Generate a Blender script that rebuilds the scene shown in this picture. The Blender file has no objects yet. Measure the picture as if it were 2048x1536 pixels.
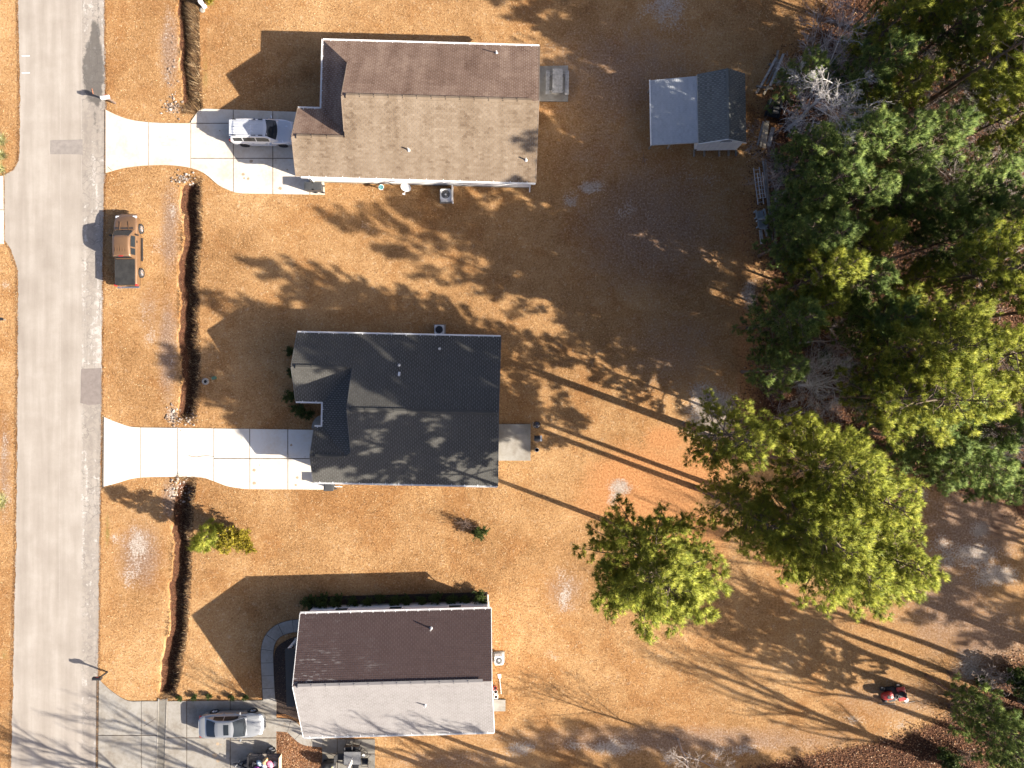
import bpy, bmesh, math, random
import numpy as np
from mathutils import Vector, Matrix, noise as mnoise

S = bpy.context.scene
COL = S.collection
PI = math.pi
R = math.radians
random.seed(7)
rng = np.random.default_rng(11)

# ------------------------------------------------------------------ camera, sky, sun, exposure
CAMH = 54.0            # height of the drone above the lawn, metres
PXM = 27.0             # photograph pixels per metre on the ground
cam = bpy.data.cameras.new("camera")
cam.sensor_width = 36
cam.lens = 18.0 / (1024.0 / (PXM * CAMH))
cam.clip_end = 2000
cam.clip_start = 0.5
camo = bpy.data.objects.new("camera", cam)
COL.objects.link(camo)
camo.location = (0, 0, CAMH)
camo.rotation_euler = (0, 0, 0)
S.camera = camo

SUN_DIR = Vector((0.938, -0.347, 0.5)).normalized()      # towards the sun
SUN_EL = math.asin(SUN_DIR.z)
SUN_AZ = math.atan2(SUN_DIR.x, SUN_DIR.y)
w = bpy.data.worlds.new("World")
S.world = w
w.use_nodes = True
wn = w.node_tree.nodes
sky = wn.new("ShaderNodeTexSky")
sky.sky_type = 'NISHITA'
sky.sun_disc = False
sky.sun_elevation = SUN_EL
sky.sun_rotation = SUN_AZ
sky.altitude = 10
sky.air_density = 0.35
sky.ozone_density = 0.15
sky.dust_density = 1.8
bg = wn["Background"]
bg.inputs[1].default_value = 0.10
w.node_tree.links.new(sky.outputs[0], bg.inputs[0])

sun = bpy.data.lights.new("sun", 'SUN')
sun.energy = 5.0
sun.angle = R(0.5)
sun.color = (1.0, 0.915, 0.785)
suno = bpy.data.objects.new("sun", sun)
COL.objects.link(suno)
suno.rotation_euler = SUN_DIR.to_track_quat('Z', 'Y').to_euler()
suno.location = (30, -12, 60)

S.view_settings.view_transform = 'Standard'
S.view_settings.look = 'None'
S.view_settings.gamma = 1
S.view_settings.use_curve_mapping = False
S.view_settings.exposure = 1.66

# ------------------------------------------------------------------ helpers
def W(px, py, z=0.0):
    """where a point seen at photograph pixel (px, py) stands in the world if its height is z"""
    k = (CAMH - z) / CAMH
    return ((px - 1024) / PXM * k, (768 - py) / PXM * k)

def W3(px, py, z=0.0):
    a = W(px, py, z)
    return (a[0], a[1], z)

def nd(nt, typ, **kw):
    n = nt.nodes.new(typ)
    for k, v in kw.items():
        setattr(n, k, v)
    return n

def new_mat(name):
    m = bpy.data.materials.new(name)
    m.use_nodes = True
    nt = m.node_tree
    b = nt.nodes["Principled BSDF"]
    return m, nt, b

def mixc(nt, fac, a, b, blend='MIX'):
    n = nt.nodes.new("ShaderNodeMix")
    n.data_type = 'RGBA'
    n.blend_type = blend
    n.clamp_factor = True
    for i, v in ((0, fac), (6, a), (7, b)):
        if hasattr(v, "is_linked") or isinstance(v, bpy.types.NodeSocket):
            nt.links.new(v, n.inputs[i])
        elif i == 0:
            n.inputs[0].default_value = v
        else:
            n.inputs[i].default_value = (v[0], v[1], v[2], 1)
    return n.outputs[2]

def mth(nt, op, a, b=0.0, c=0.0, clamp=False):
    n = nt.nodes.new("ShaderNodeMath")
    n.operation = op
    n.use_clamp = clamp
    for i, v in enumerate((a, b, c)):
        if isinstance(v, bpy.types.NodeSocket):
            nt.links.new(v, n.inputs[i])
        else:
            n.inputs[i].default_value = v
    return n.outputs[0]

def nz(nt, vec, scale, detail=3, rough=0.6, dist=0.0):
    n = nt.nodes.new("ShaderNodeTexNoise")
    n.inputs["Scale"].default_value = scale
    n.inputs["Detail"].default_value = detail
    n.inputs["Roughness"].default_value = rough
    n.inputs["Distortion"].default_value = dist
    if vec is not None:
        nt.links.new(vec, n.inputs["Vector"])
    return n.outputs[0]

def ramp(nt, v, stops):
    n = nt.nodes.new("ShaderNodeValToRGB")
    cr = n.color_ramp
    while len(cr.elements) < len(stops):
        cr.elements.new(0.5)
    for e, (p, c) in zip(cr.elements, stops):
        e.position = p
        e.color = (c[0], c[1], c[2], 1) if not isinstance(c, float) else (c, c, c, 1)
    nt.links.new(v, n.inputs[0])
    return n.outputs[0]

def step(nt, v, a, b):
    n = nt.nodes.new("ShaderNodeMapRange")
    n.interpolation_type = 'SMOOTHSTEP'
    nt.links.new(v, n.inputs[0])
    n.inputs[1].default_value = a
    n.inputs[2].default_value = b
    return n.outputs[0]

def bump(nt, b, h, strength=0.4, dist=0.02):
    n = nt.nodes.new("ShaderNodeBump")
    n.inputs["Strength"].default_value = strength
    n.inputs["Distance"].default_value = dist
    nt.links.new(h, n.inputs["Height"])
    nt.links.new(n.outputs[0], b.inputs["Normal"])

def coords(nt, kind="Object", sc=None):
    tc = nt.nodes.new("ShaderNodeTexCoord")
    o = tc.outputs[kind]
    if sc:
        mp = nt.nodes.new("ShaderNodeMapping")
        mp.inputs["Scale"].default_value = sc
        nt.links.new(o, mp.inputs[0])
        o = mp.outputs[0]
    return o

def plain(name, col, rough=0.6, metal=0.0, var=0.15, scale=6.0, bmp=0.0, coat=0.0, spec=None):
    """a procedural material: colour broken by two noises"""
    m, nt, b = new_mat(name)
    v = coords(nt)
    n1 = nz(nt, v, scale, 4)
    n2 = nz(nt, v, scale * 7, 2)
    f = mth(nt, 'ADD', mth(nt, 'MULTIPLY', n1, 0.7), mth(nt, 'MULTIPLY', n2, 0.3))
    lo = tuple(c * (1 - var) for c in col)
    hi = tuple(min(1, c * (1 + var)) for c in col)
    nt.links.new(mixc(nt, step(nt, f, 0.3, 0.7), lo, hi), b.inputs["Base Color"])
    b.inputs["Roughness"].default_value = rough
    b.inputs["Metallic"].default_value = metal
    if coat:
        b.inputs["Coat Weight"].default_value = coat
        b.inputs["Coat Roughness"].default_value = 0.05
    if spec is not None:
        b.inputs["Specular IOR Level"].default_value = spec
    if bmp:
        bump(nt, b, n2, bmp, 0.01)
    return m

def rnd_mat(name, stops, rough=0.8, trans=0.0, noise_amt=0.0, nscale=0.5, spec=0.2):
    """colour picked per face by the 'rnd' attribute"""
    m, nt, b = new_mat(name)
    at = nd(nt, "ShaderNodeAttribute", attribute_name="rnd")
    f = at.outputs["Fac"]
    if noise_amt:
        g = nt.nodes.new("ShaderNodeNewGeometry")
        n = nz(nt, g.outputs["Position"], nscale, 3)
        f = mth(nt, 'ADD', f, mth(nt, 'MULTIPLY', mth(nt, 'SUBTRACT', n, 0.5), noise_amt), clamp=True)
    c = ramp(nt, f, stops)
    nt.links.new(c, b.inputs["Base Color"])
    b.inputs["Roughness"].default_value = rough
    b.inputs["Specular IOR Level"].default_value = spec
    if trans:
        t = nt.nodes.new("ShaderNodeBsdfTranslucent")
        nt.links.new(c, t.inputs[0])
        mx = nt.nodes.new("ShaderNodeMixShader")
        mx.inputs[0].default_value = trans
        nt.links.new(b.outputs[0], mx.inputs[1])
        nt.links.new(t.outputs[0], mx.inputs[2])
        nt.links.new(mx.outputs[0], nt.nodes["Material Output"].inputs[0])
    return m

def clip_poly(poly, n, d):
    """keep the part of a 2-D polygon with n.p <= d"""
    out = []
    L = len(poly)
    for i in range(L):
        a = poly[i]
        b = poly[(i + 1) % L]
        da = n[0] * a[0] + n[1] * a[1] - d
        db = n[0] * b[0] + n[1] * b[1] - d
        if da <= 0:
            out.append(a)
        if (da < 0 < db) or (db < 0 < da):
            t = da / (da - db)
            out.append((a[0] + (b[0] - a[0]) * t, a[1] + (b[1] - a[1]) * t))
    return out

def area2(p):
    return sum(p[i][0] * p[(i + 1) % len(p)][1] - p[(i + 1) % len(p)][0] * p[i][1] for i in range(len(p))) / 2

class MB:
    def __init__(s):
        s.v = []; s.f = []; s.mi = []; s.rn = []; s.cur = 0; s.r = 0.5
    def add(s, vs, fs, r=None):
        o = len(s.v)
        s.v.extend(vs)
        for f in fs:
            s.f.append([o + i for i in f]); s.mi.append(s.cur); s.rn.append(s.r if r is None else r)
        return s
    def box(s, c, d, rz=0.0, rx=0.0, ry=0.0, r=None):
        hx, hy, hz = d[0] / 2, d[1] / 2, d[2] / 2
        M = Matrix.Rotation(rz, 3, 'Z') @ Matrix.Rotation(ry, 3, 'Y') @ Matrix.Rotation(rx, 3, 'X')
        vs = []
        for x in (-hx, hx):
            for y in (-hy, hy):
                for z in (-hz, hz):
                    p = M @ Vector((x, y, z))
                    vs.append((p.x + c[0], p.y + c[1], p.z + c[2]))
        s.add(vs, [(0, 1, 3, 2), (4, 6, 7, 5), (0, 4, 5, 1), (2, 3, 7, 6), (0, 2, 6, 4), (1, 5, 7, 3)], r)
        return s
    def bar(s, a, b, wd, ht=None, r=None):
        """box beam between two points"""
        ht = ht or wd
        a = Vector(a); b = Vector(b); d = (b - a)
        L = d.length; d.normalize()
        up = Vector((0, 0, 1)) if abs(d.z) < 0.95 else Vector((1, 0, 0))
        sd = d.cross(up).normalized(); u = sd.cross(d)
        vs = []
        for p in (a, b):
            for i, j in ((-1, -1), (1, -1), (1, 1), (-1, 1)):
                q = p + sd * (i * wd / 2) + u * (j * ht / 2)
                vs.append(tuple(q))
        s.add(vs, [(0, 1, 2, 3), (7, 6, 5, 4), (0, 4, 5, 1), (1, 5, 6, 2), (2, 6, 7, 3), (3, 7, 4, 0)], r)
        return s
    def prism(s, poly, z0, z1, r=None):
        if area2(poly) < 0:
            poly = poly[::-1]
        n = len(poly)
        vs = [(p[0], p[1], z1) for p in poly] + [(p[0], p[1], z0) for p in poly]
        fs = [tuple(range(n)), tuple(range(2 * n - 1, n - 1, -1))]
        for i in range(n):
            j = (i + 1) % n
            fs.append((i, n + i, n + j, j))
        s.add(vs, fs, r)
        return s
    def tube(s, pts, rad, n=6, cap=True, r=None):
        pts = [Vector(p) for p in pts]
        if not hasattr(rad, '__len__'):
            rad = [rad] * len(pts)
        o = len(s.v)
        vs = []
        prev = None
        for i, p in enumerate(pts):
            d = (pts[min(i + 1, len(pts) - 1)] - pts[max(i - 1, 0)])
            if d.length < 1e-9: d = Vector((0, 0, 1))
            d.normalize()
            if prev is None:
                ref = Vector((0, 0, 1)) if abs(d.z) < 0.9 else Vector((1, 0, 0))
                sd = d.cross(ref).normalized()
            else:
                sd = (prev - d * prev.dot(d))
                if sd.length < 1e-6: sd = d.orthogonal()
                sd.normalize()
            prev = sd
            u = d.cross(sd)
            for k in range(n):
                a = 2 * PI * k / n
                q = p + (sd * math.cos(a) + u * math.sin(a)) * rad[i]
                vs.append(tuple(q))
        fs = []
        for i in range(len(pts) - 1):
            for k in range(n):
                k2 = (k + 1) % n
                fs.append((i * n + k, i * n + k2, (i + 1) * n + k2, (i + 1) * n + k))
        if cap:
            fs.append(tuple(range(n - 1, -1, -1)))
            fs.append(tuple(range((len(pts) - 1) * n, len(pts) * n)))
        s.add(vs, fs, r)
        return s
    def lathe(s, c, prof, n=16, axis='z', r=None, cap=True):
        """revolve (radius, height) pairs about an axis through c"""
        vs = []
        for (rad, h) in prof:
            for k in range(n):
                a = 2 * PI * k / n
                x, y = rad * math.cos(a), rad * math.sin(a)
                if axis == 'z': vs.append((c[0] + x, c[1] + y, c[2] + h))
                elif axis == 'y': vs.append((c[0] + x, c[1] + h, c[2] - y))
                else: vs.append((c[0] + h, c[1] + x, c[2] + y))
        fs = []
        for i in range(len(prof) - 1):
            for k in range(n):
                k2 = (k + 1) % n
                fs.append((i * n + k, i * n + k2, (i + 1) * n + k2, (i + 1) * n + k))
        if cap:
            fs.append(tuple(range(n - 1, -1, -1)))
            fs.append(tuple(range((len(prof) - 1) * n, len(prof) * n)))
        s.add(vs, fs, r)
        return s
    def blob(s, c, rad, seed=0, n=10, amp=0.25, r=None):
        vs = []; rows = max(4, n // 2)
        for i in range(rows + 1):
            t = PI * i / rows
            for k in range(n):
                a = 2 * PI * k / n
                d = Vector((math.sin(t) * math.cos(a), math.sin(t) * math.sin(a), math.cos(t)))
                f = 1 + amp * mnoise.noise(d * 1.7 + Vector((seed * 3.1, seed * 1.7, seed)))* 2
                vs.append((c[0] + d.x * rad[0] * f, c[1] + d.y * rad[1] * f, c[2] + d.z * rad[2] * f))
        fs = []
        for i in range(rows):
            for k in range(n):
                k2 = (k + 1) % n
                fs.append((i * n + k, (i + 1) * n + k, (i + 1) * n + k2, i * n + k2))
        s.add(vs, fs, r)
        return s
    def mesh(s, name, mats, smooth=False):
        me = bpy.data.meshes.new(name)
        me.from_pydata([tuple(v) for v in s.v], [], s.f)
        if not isinstance(mats, (list, tuple)): mats = [mats]
        for m in mats: me.materials.append(m)
        if len(mats) > 1:
            me.polygons.foreach_set("material_index", s.mi)
        at = me.attributes.new("rnd", 'FLOAT', 'FACE')
        at.data.foreach_set("value", s.rn)
        if smooth:
            me.polygons.foreach_set("use_smooth", [True] * len(me.polygons))
        me.update()
        return me
    def build(s, name, mats, parent=None, smooth=False, label=None, kind=None, bevel=0.0, sub=0, loc=None):
        me = s.mesh(name, mats, smooth)
        o = bpy.data.objects.new(name, me)
        COL.objects.link(o)
        if parent is not None: o.parent = parent
        if loc: o.location = loc
        if label: o["label"] = label
        if kind: o["kind"] = kind
        if bevel:
            md = o.modifiers.new("bevel", 'BEVEL'); md.width = bevel; md.segments = 2
            md.limit_method = 'ANGLE'; md.angle_limit = R(35)
        if sub:
            md = o.modifiers.new("sub", 'SUBSURF'); md.levels = sub; md.render_levels = sub
        return o

def thing(name, label, cat, loc=(0, 0, 0), rz=0.0, group=None, scale=None):
    o = bpy.data.objects.new(name, None)
    o.empty_display_size = 0.3
    COL.objects.link(o)
    o.location = loc
    o.rotation_euler = (0, 0, rz)
    if scale: o.scale = (scale,) * 3 if not hasattr(scale, '__len__') else scale
    o["label"] = label
    o["category"] = cat
    if group: o["group"] = group
    return o

def tag(o, label, cat, group=None):
    o["label"] = label; o["category"] = cat
    if group: o["group"] = group
    return o

def copy_thing(src, loc, rz, label, scale=None, tilt=None):
    r = src.copy(); COL.objects.link(r)
    r.location = loc
    r.rotation_euler = (tilt[0] if tilt else 0, tilt[1] if tilt else 0, rz)
    if scale: r.scale = (scale,) * 3 if not hasattr(scale, '__len__') else scale
    r["label"] = label
    for ch in list(src.children):
        c = ch.copy(); COL.objects.link(c); c.parent = r
        for g in list(ch.children):
            d = g.copy(); COL.objects.link(d); d.parent = c
    return r

def cloud(name, V, F3, rnd, mat, parent=None, kind=None, label=None, normals=None):
    """fast mesh from numpy triangles"""
    me = bpy.data.meshes.new(name)
    nv, nf = len(V), len(F3)
    me.vertices.add(nv)
    me.vertices.foreach_set("co", V.astype(np.float32).ravel())
    me.loops.add(nf * 3)
    me.loops.foreach_set("vertex_index", F3.astype(np.int32).ravel())
    me.polygons.add(nf)
    me.polygons.foreach_set("loop_start", np.arange(0, nf * 3, 3, dtype=np.int32))
    me.update(calc_edges=True)
    at = me.attributes.new("rnd", 'FLOAT', 'FACE')
    at.data.foreach_set("value", rnd.astype(np.float32))
    me.materials.append(mat)
    if normals is not None:
        me.polygons.foreach_set('use_smooth', np.ones(nf, bool))
        me.normals_split_custom_set_from_vertices(normals.astype(np.float32))
    o = bpy.data.objects.new(name, me)
    COL.objects.link(o)
    if parent is not None: o.parent = parent
    if kind: o["kind"] = kind
    if label: o["label"] = label
    return o

def blades(P, length, width, up=0.6, droop=0.0, lean=None):
    """one triangle blade per point of P (n,3); returns V,F"""
    n = len(P)
    a = rng.uniform(0, 2 * PI, n)
    L = length * rng.uniform(0.6, 1.3, n)
    el = up * rng.uniform(0.5, 1.3, n)
    d = np.stack([np.cos(a) * np.cos(el), np.sin(a) * np.cos(el), np.sin(el)], 1)
    if lean is not None: d = d + np.array(lean)
    s_ = np.stack([-np.sin(a), np.cos(a), rng.uniform(-.5, .5, n)], 1)
    wv = s_ * (width * rng.uniform(0.6, 1.3, n))[:, None] / 2
    V = np.empty((n, 3, 3))
    V[:, 0] = P - wv; V[:, 1] = P + wv; V[:, 2] = P + d * L[:, None]
    return V.reshape(-1, 3), np.arange(n * 3).reshape(-1, 3)

def in_poly(x, y, poly):
    ins = np.zeros(len(x), bool)
    n = len(poly)
    for i in range(n):
        x0, y0 = poly[i]; x1, y1 = poly[(i + 1) % n]
        c = ((y0 > y) != (y1 > y))
        with np.errstate(divide='ignore', invalid='ignore'):
            xi = (x1 - x0) * (y - y0) / (y1 - y0 + 1e-12) + x0
        ins ^= c & (x < xi)
    return ins

# ------------------------------------------------------------------ materials
M = {}
M['white'] = plain('white_vinyl', (.74, .74, .73), .45, var=.05)
M['white_trim'] = plain('white_trim', (.8, .8, .8), .35, var=.04)
M['siding'] = plain('pale_siding', (.72, .72, .72), .5, var=.05, scale=2)
M['siding_grey'] = plain('grey_siding', (.5, .52, .53), .5, var=.06, scale=2)
M['soffit'] = plain('soffit', (.5, .5, .5), .6)
M['glass'] = plain('dark_glass', (.02, .025, .03), .08, var=.2, scale=1, spec=.45)
M['rubber'] = plain('rubber', (.018, .018, .02), .8, var=.2)
M['black'] = plain('black_plastic', (.02, .02, .022), .5, var=.25)
M['dark_metal'] = plain('dark_metal', (.035, .035, .04), .4, .5, var=.2)
M['alu'] = plain('aluminium', (.6, .6, .61), .4, .25, var=.1)
M['chrome'] = plain('silver_trim', (.7, .7, .72), .2, .9, var=.05)
M['red'] = plain('red_plastic', (.4, .03, .03), .3, var=.1)
M['lamp_clear'] = plain('headlight_lens', (.6, .62, .65), .08, var=.1, spec=.8)
M['amber'] = plain('amber_lens', (.6, .22, .03), .2)
M['old_wood'] = plain('weathered_wood', (.22, .19, .16), .85, var=.35, scale=5, bmp=.3)
M['grey_wood'] = plain('grey_weathered_wood', (.3, .29, .28), .85, var=.3, scale=5, bmp=.3)
M['pale_wood'] = plain('pale_new_wood', (.5, .4, .27), .8, var=.25, scale=5, bmp=.2)
M['bark_pine'] = plain('pine_bark', (.14, .09, .065), .95, var=.45, scale=5, bmp=.8)
M['twig_pine'] = plain('pine_branch', (.13, .095, .07), .9, var=.35, scale=4)
M['bark_pale'] = plain('pale_bark', (.46, .435, .42), .85, var=.25, scale=3)
M['bark_grey'] = plain('grey_bark', (.3, .26, .24), .9, var=.3, scale=3)
M['twig_brown'] = plain('brown_twig', (.16, .11, .085), .9, var=.4, scale=3)
M['stone'] = rnd_mat('pale_stone', [(0, (.12, .08, .055)), (.5, (.26, .2, .16)), (1, (.45, .41, .38))], .9, noise_amt=.2, nscale=8)
M['mulch'] = plain('dark_mulch', (.035, .022, .016), .95, var=.6, scale=9, bmp=.8)
M['joint'] = plain('dirty_joint', (.1, .075, .055), .95, var=.3, scale=5)
M['needle'] = rnd_mat('pine_needles', [(0, (.10, .14, .025)), (.3, (.30, .35, .055)), (.7, (.56, .58, .09)), (1, (.72, .68, .16))], .5, trans=.5, noise_amt=.35, nscale=.35, spec=.3)
M['needle_dark'] = rnd_mat('pine_needles_dark', [(0, (.08, .13, .04)), (.35, (.21, .31, .09)), (.75, (.40, .50, .14)), (1, (.58, .62, .2))], .5, trans=.5, noise_amt=.35, nscale=.35, spec=.3)
M['leaf_yellow'] = rnd_mat('yellow_leaf', [(0, (.10, .09, .012)), (.5, (.24, .2, .02)), (1, (.42, .33, .04))], .6, trans=.3)
M['leaf_green'] = rnd_mat('shrub_leaf', [(0, (.02, .035, .012)), (.5, (.05, .08, .02)), (1, (.12, .15, .035))], .6, trans=.2)
M['dry_blade'] = rnd_mat('dry_grass_blade', [(0, (0.088, 0.038, 0.016)), (.4, (0.280, 0.143, 0.060)), (.8, (0.464, 0.286, 0.136)), (1, (0.592, 0.462, 0.280))], .8, trans=.2, noise_amt=.9, nscale=.35)
M['ditch_blade'] = rnd_mat('ditch_grass_blade', [(0, (.04, .022, .015)), (.5, (.16, .09, .045)), (.85, (.38, .25, .12)), (1, (.55, .42, .26))], .8, trans=.2)
M['litter'] = rnd_mat('leaf_litter', [(0, (.025, .013, .009)), (.35, (.09, .042, .024)), (.7, (.22, .10, .05)), (.92, (.36, .2, .1)), (1, (.5, .36, .24))], .85, noise_amt=.25, nscale=.4)
M['yucca'] = rnd_mat('pale_yucca', [(0, (.2, .2, .05)), (.6, (.5, .47, .2)), (1, (.7, .66, .42))], .6, trans=.25)

def concrete(name, base, stain=.25, warm=(1, .9, .78)):
    m, nt, b = new_mat(name)
    g = nt.nodes.new("ShaderNodeNewGeometry").outputs["Position"]
    n1 = nz(nt, g, .6, 5, .65)
    n2 = nz(nt, g, 5, 4, .6)
    n3 = nz(nt, g, 40, 2, .5)
    f = mth(nt, 'ADD', mth(nt, 'MULTIPLY', n1, .6), mth(nt, 'ADD', mth(nt, 'MULTIPLY', n2, .3), mth(nt, 'MULTIPLY', n3, .1)))
    c = mixc(nt, step(nt, f, .32, .62), tuple(base[i] * (1 - stain) * warm[i] for i in range(3)), base)
    ob = nd(nt, "ShaderNodeObjectInfo")
    c = mixc(nt, mth(nt, 'MULTIPLY', ob.outputs["Random"], .3), c, tuple(base[i] * .72 * warm[i] for i in range(3)))
    vo = nd(nt, "ShaderNodeTexVoronoi"); vo.inputs["Scale"].default_value = .9
    nt.links.new(g, vo.inputs["Vector"])
    spot = mth(nt, 'MULTIPLY', mth(nt, 'SUBTRACT', 1.0, step(nt, vo.outputs["Distance"], .03, .10)), .4)
    c = mixc(nt, spot, c, tuple(base[i] * .5 * warm[i] for i in range(3)))
    nt.links.new(c, b.inputs["Base Color"])
    b.inputs["Roughness"].default_value = .85
    bump(nt, b, n3, .15, .005)
    return m
M['concrete_white'] = concrete('new_concrete', (.62, .60, .565), .08)
M['concrete'] = concrete('concrete', (.6, .56, .5), .22)
M['concrete_old'] = concrete('old_concrete', (.3, .285, .26), .4)
M['concrete_dark'] = concrete('dark_concrete', (.2, .19, .17), .35)

def ground_mat():
    m, nt, b = new_mat('dormant_lawn')
    g = nt.nodes.new("ShaderNodeNewGeometry").outputs["Position"]
    nL = nz(nt, g, .12, 4, .6, .4)
    nM = nz(nt, g, 1.1, 5, .65, .3)
    nF = nz(nt, g, 7, 3, .75)
    nG = nz(nt, g, 30, 2, .7)
    f = mth(nt, 'ADD', mth(nt, 'MULTIPLY', nL, .26), mth(nt, 'ADD', mth(nt, 'MULTIPLY', nM, .14), mth(nt, 'ADD', mth(nt, 'MULTIPLY', nF, .30), mth(nt, 'MULTIPLY', nG, .30))))
    lawn = ramp(nt, f, [(.38, (0.128, 0.062, 0.025)), (.45, (0.232, 0.123, 0.050)), (.51, (0.352, 0.198, 0.087)), (.58, (0.456, 0.282, 0.134)), (.65, (0.536, 0.382, 0.211))])
    nR = nz(nt, g, .28, 4, .65, .6)
    nR2 = nz(nt, g, 2.6, 4, .7, .3)
    rust = ramp(nt, f, [(.4, (0.128, 0.051, 0.019)), (.5, (0.281, 0.132, 0.047)), (.62, (0.425, 0.246, 0.102))])
    lawn = mixc(nt, mth(nt, 'MULTIPLY', step(nt, nR, .48, .62), .6), lawn, rust)
    pale = ramp(nt, f, [(.4, (0.255, 0.153, 0.081)), (.5, (0.425, 0.289, 0.170)), (.62, (0.578, 0.451, 0.323))])
    lawn = mixc(nt, mth(nt, 'MULTIPLY', step(nt, nR2, .56, .68), .55), lawn, pale)
    def attr(n):
        return nd(nt, "ShaderNodeAttribute", attribute_name=n).outputs["Fac"]
    def mask(n, e0, e1, k=.75):
        a = attr(n)
        mix = mth(nt, 'ADD', mth(nt, 'MULTIPLY', nM, .45), mth(nt, 'MULTIPLY', nF, .55))
        return step(nt, mth(nt, 'ADD', a, mth(nt, 'MULTIPLY', mth(nt, 'SUBTRACT', mix, .5), k * 2)), e0, e1)
    straw = ramp(nt, mth(nt, 'ADD', mth(nt, 'MULTIPLY', nF, .5), mth(nt, 'MULTIPLY', nG, .5)), [(.36, (.17, .065, .026)), (.5, (.39, .18, .072)), (.63, (.53, .29, .13))])
    c = mixc(nt, mask('straw', .35, .8, .6), lawn, straw)
    worn = ramp(nt, nF, [(.35, (.15, .09, .062)), (.52, (.235, .158, .115)), (.68, (.36, .275, .215))])
    c = mixc(nt, mth(nt, 'MULTIPLY', mask('worn', .3, .75, .6), .85), c, worn)
    green = ramp(nt, nG, [(.35, (.07, .07, .015)), (.65, (.22, .19, .045))])
    c = mixc(nt, mth(nt, 'MULTIPLY', mask('green', .45, .85, .7), .7), c, green)
    sand = ramp(nt, mth(nt, 'ADD', mth(nt, 'MULTIPLY', nF, .5), mth(nt, 'MULTIPLY', nG, .5)), [(.38, (.2, .15, .11)), (.5, (.36, .3, .25)), (.62, (.52, .47, .43))])
    c = mixc(nt, mth(nt, 'MULTIPLY', mask('sand', .4, .85, 1.0), .9), c, sand)
    leaf_and_shade = ramp(nt, mth(nt, 'ADD', mth(nt, 'MULTIPLY', nF, .4), mth(nt, 'MULTIPLY', nG, .6)), [(.35, (.018, .009, .006)), (.5, (.06, .027, .016)), (.65, (.17, .075, .04)), (.75, (.3, .17, .1))])
    c = mixc(nt, mask('leaf', .4, .7, .5), c, leaf_and_shade)
    nt.links.new(c, b.inputs["Base Color"])
    b.inputs["Roughness"].default_value = .95
    b.inputs["Specular IOR Level"].default_value = .1
    h = mth(nt, 'ADD', nF, mth(nt, 'MULTIPLY', nG, .7))
    bump(nt, b, h, .8, .07)
    return m
M['ground'] = ground_mat()

def road_mat():
    m, nt, b = new_mat('worn_asphalt')
    g = nt.nodes.new("ShaderNodeNewGeometry").outputs["Position"]
    mp = nd(nt, "ShaderNodeMapping"); mp.inputs["Scale"].default_value = (1.2, .08, 1)
    nt.links.new(g, mp.inputs[0])
    nS = nz(nt, mp.outputs[0], 1.0, 4, .6)
    nM = nz(nt, g, .5, 5, .6)
    nF = nz(nt, g, 16, 3, .7)
    nG = nz(nt, g, 55, 2, .6)
    f = mth(nt, 'ADD', mth(nt, 'MULTIPLY', nS, .45), mth(nt, 'ADD', mth(nt, 'MULTIPLY', nM, .35), mth(nt, 'ADD', mth(nt, 'MULTIPLY', nF, .12), mth(nt, 'MULTIPLY', nG, .08))))
    c = ramp(nt, f, [(.38, (.24, .208, .178)), (.5, (.29, .256, .222)), (.62, (.35, .316, .28))])
    at = nd(nt, "ShaderNodeAttribute", attribute_name="edge").outputs["Fac"]     # 1 in the older strip along the lawn
    n4 = nz(nt, g, 2.2, 5, .7, .5)
    e = mth(nt, 'MULTIPLY', at, step(nt, n4, .42, .56))
    c = mixc(nt, mth(nt, 'MULTIPLY', e, .4), c, (.17, .15, .135))
    e2 = mth(nt, 'MULTIPLY', at, step(nt, mth(nt, 'ADD', mth(nt, 'MULTIPLY', nS, .5), mth(nt, 'MULTIPLY', n4, .5)), .52, .6))
    c = mixc(nt, mth(nt, 'MULTIPLY', e2, .8), c, (.45, .42, .385))
    vo = nd(nt, "ShaderNodeTexVoronoi", feature='DISTANCE_TO_EDGE'); vo.inputs["Scale"].default_value = 1.6
    nn = nd(nt, "ShaderNodeTexNoise"); nn.inputs["Scale"].default_value = 3
    nt.links.new(g, nn.inputs["Vector"])
    va = nd(nt, "ShaderNodeVectorMath", operation='ADD')
    sc_ = nd(nt, "ShaderNodeVectorMath", operation='SCALE'); sc_.inputs["Scale"].default_value = .35
    nt.links.new(nn.outputs["Color"], sc_.inputs[0]); nt.links.new(g, va.inputs[0]); nt.links.new(sc_.outputs[0], va.inputs[1])
    nt.links.new(va.outputs[0], vo.inputs["Vector"])
    cr = mth(nt, 'MULTIPLY', mth(nt, 'SUBTRACT', .6, mth(nt, 'MULTIPLY', .6, step(nt, vo.outputs["Distance"], .012, .05))), mth(nt, 'MULTIPLY', at, step(nt, nM, .42, .55)))
    c = mixc(nt, mth(nt, 'MULTIPLY', cr, .6), c, (.07, .055, .05))
    wet = nd(nt, "ShaderNodeAttribute", attribute_name="wet").outputs["Fac"]
    wm = step(nt, mth(nt, 'ADD', wet, mth(nt, 'MULTIPLY', mth(nt, 'SUBTRACT', n4, .5), .9)), .35, .6)
    c = mixc(nt, mth(nt, 'MULTIPLY', wm, .72), c, (.055, .05, .045))
    nt.links.new(c, b.inputs["Base Color"])
    rr = mth(nt, 'SUBTRACT', .9, mth(nt, 'MULTIPLY', wm, .3))
    nt.links.new(rr, b.inputs["Roughness"])
    bump(nt, b, mth(nt, 'ADD', nF, nG), .25, .01)
    return m
M['road'] = road_mat()
M['patch'] = plain('asphalt_patch', (.22, .195, .178), .9, var=.14, scale=3, bmp=.3)
M['patch_dark'] = plain('older_asphalt_patch', (.19, .16, .145), .9, var=.14, scale=3, bmp=.3)

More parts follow.
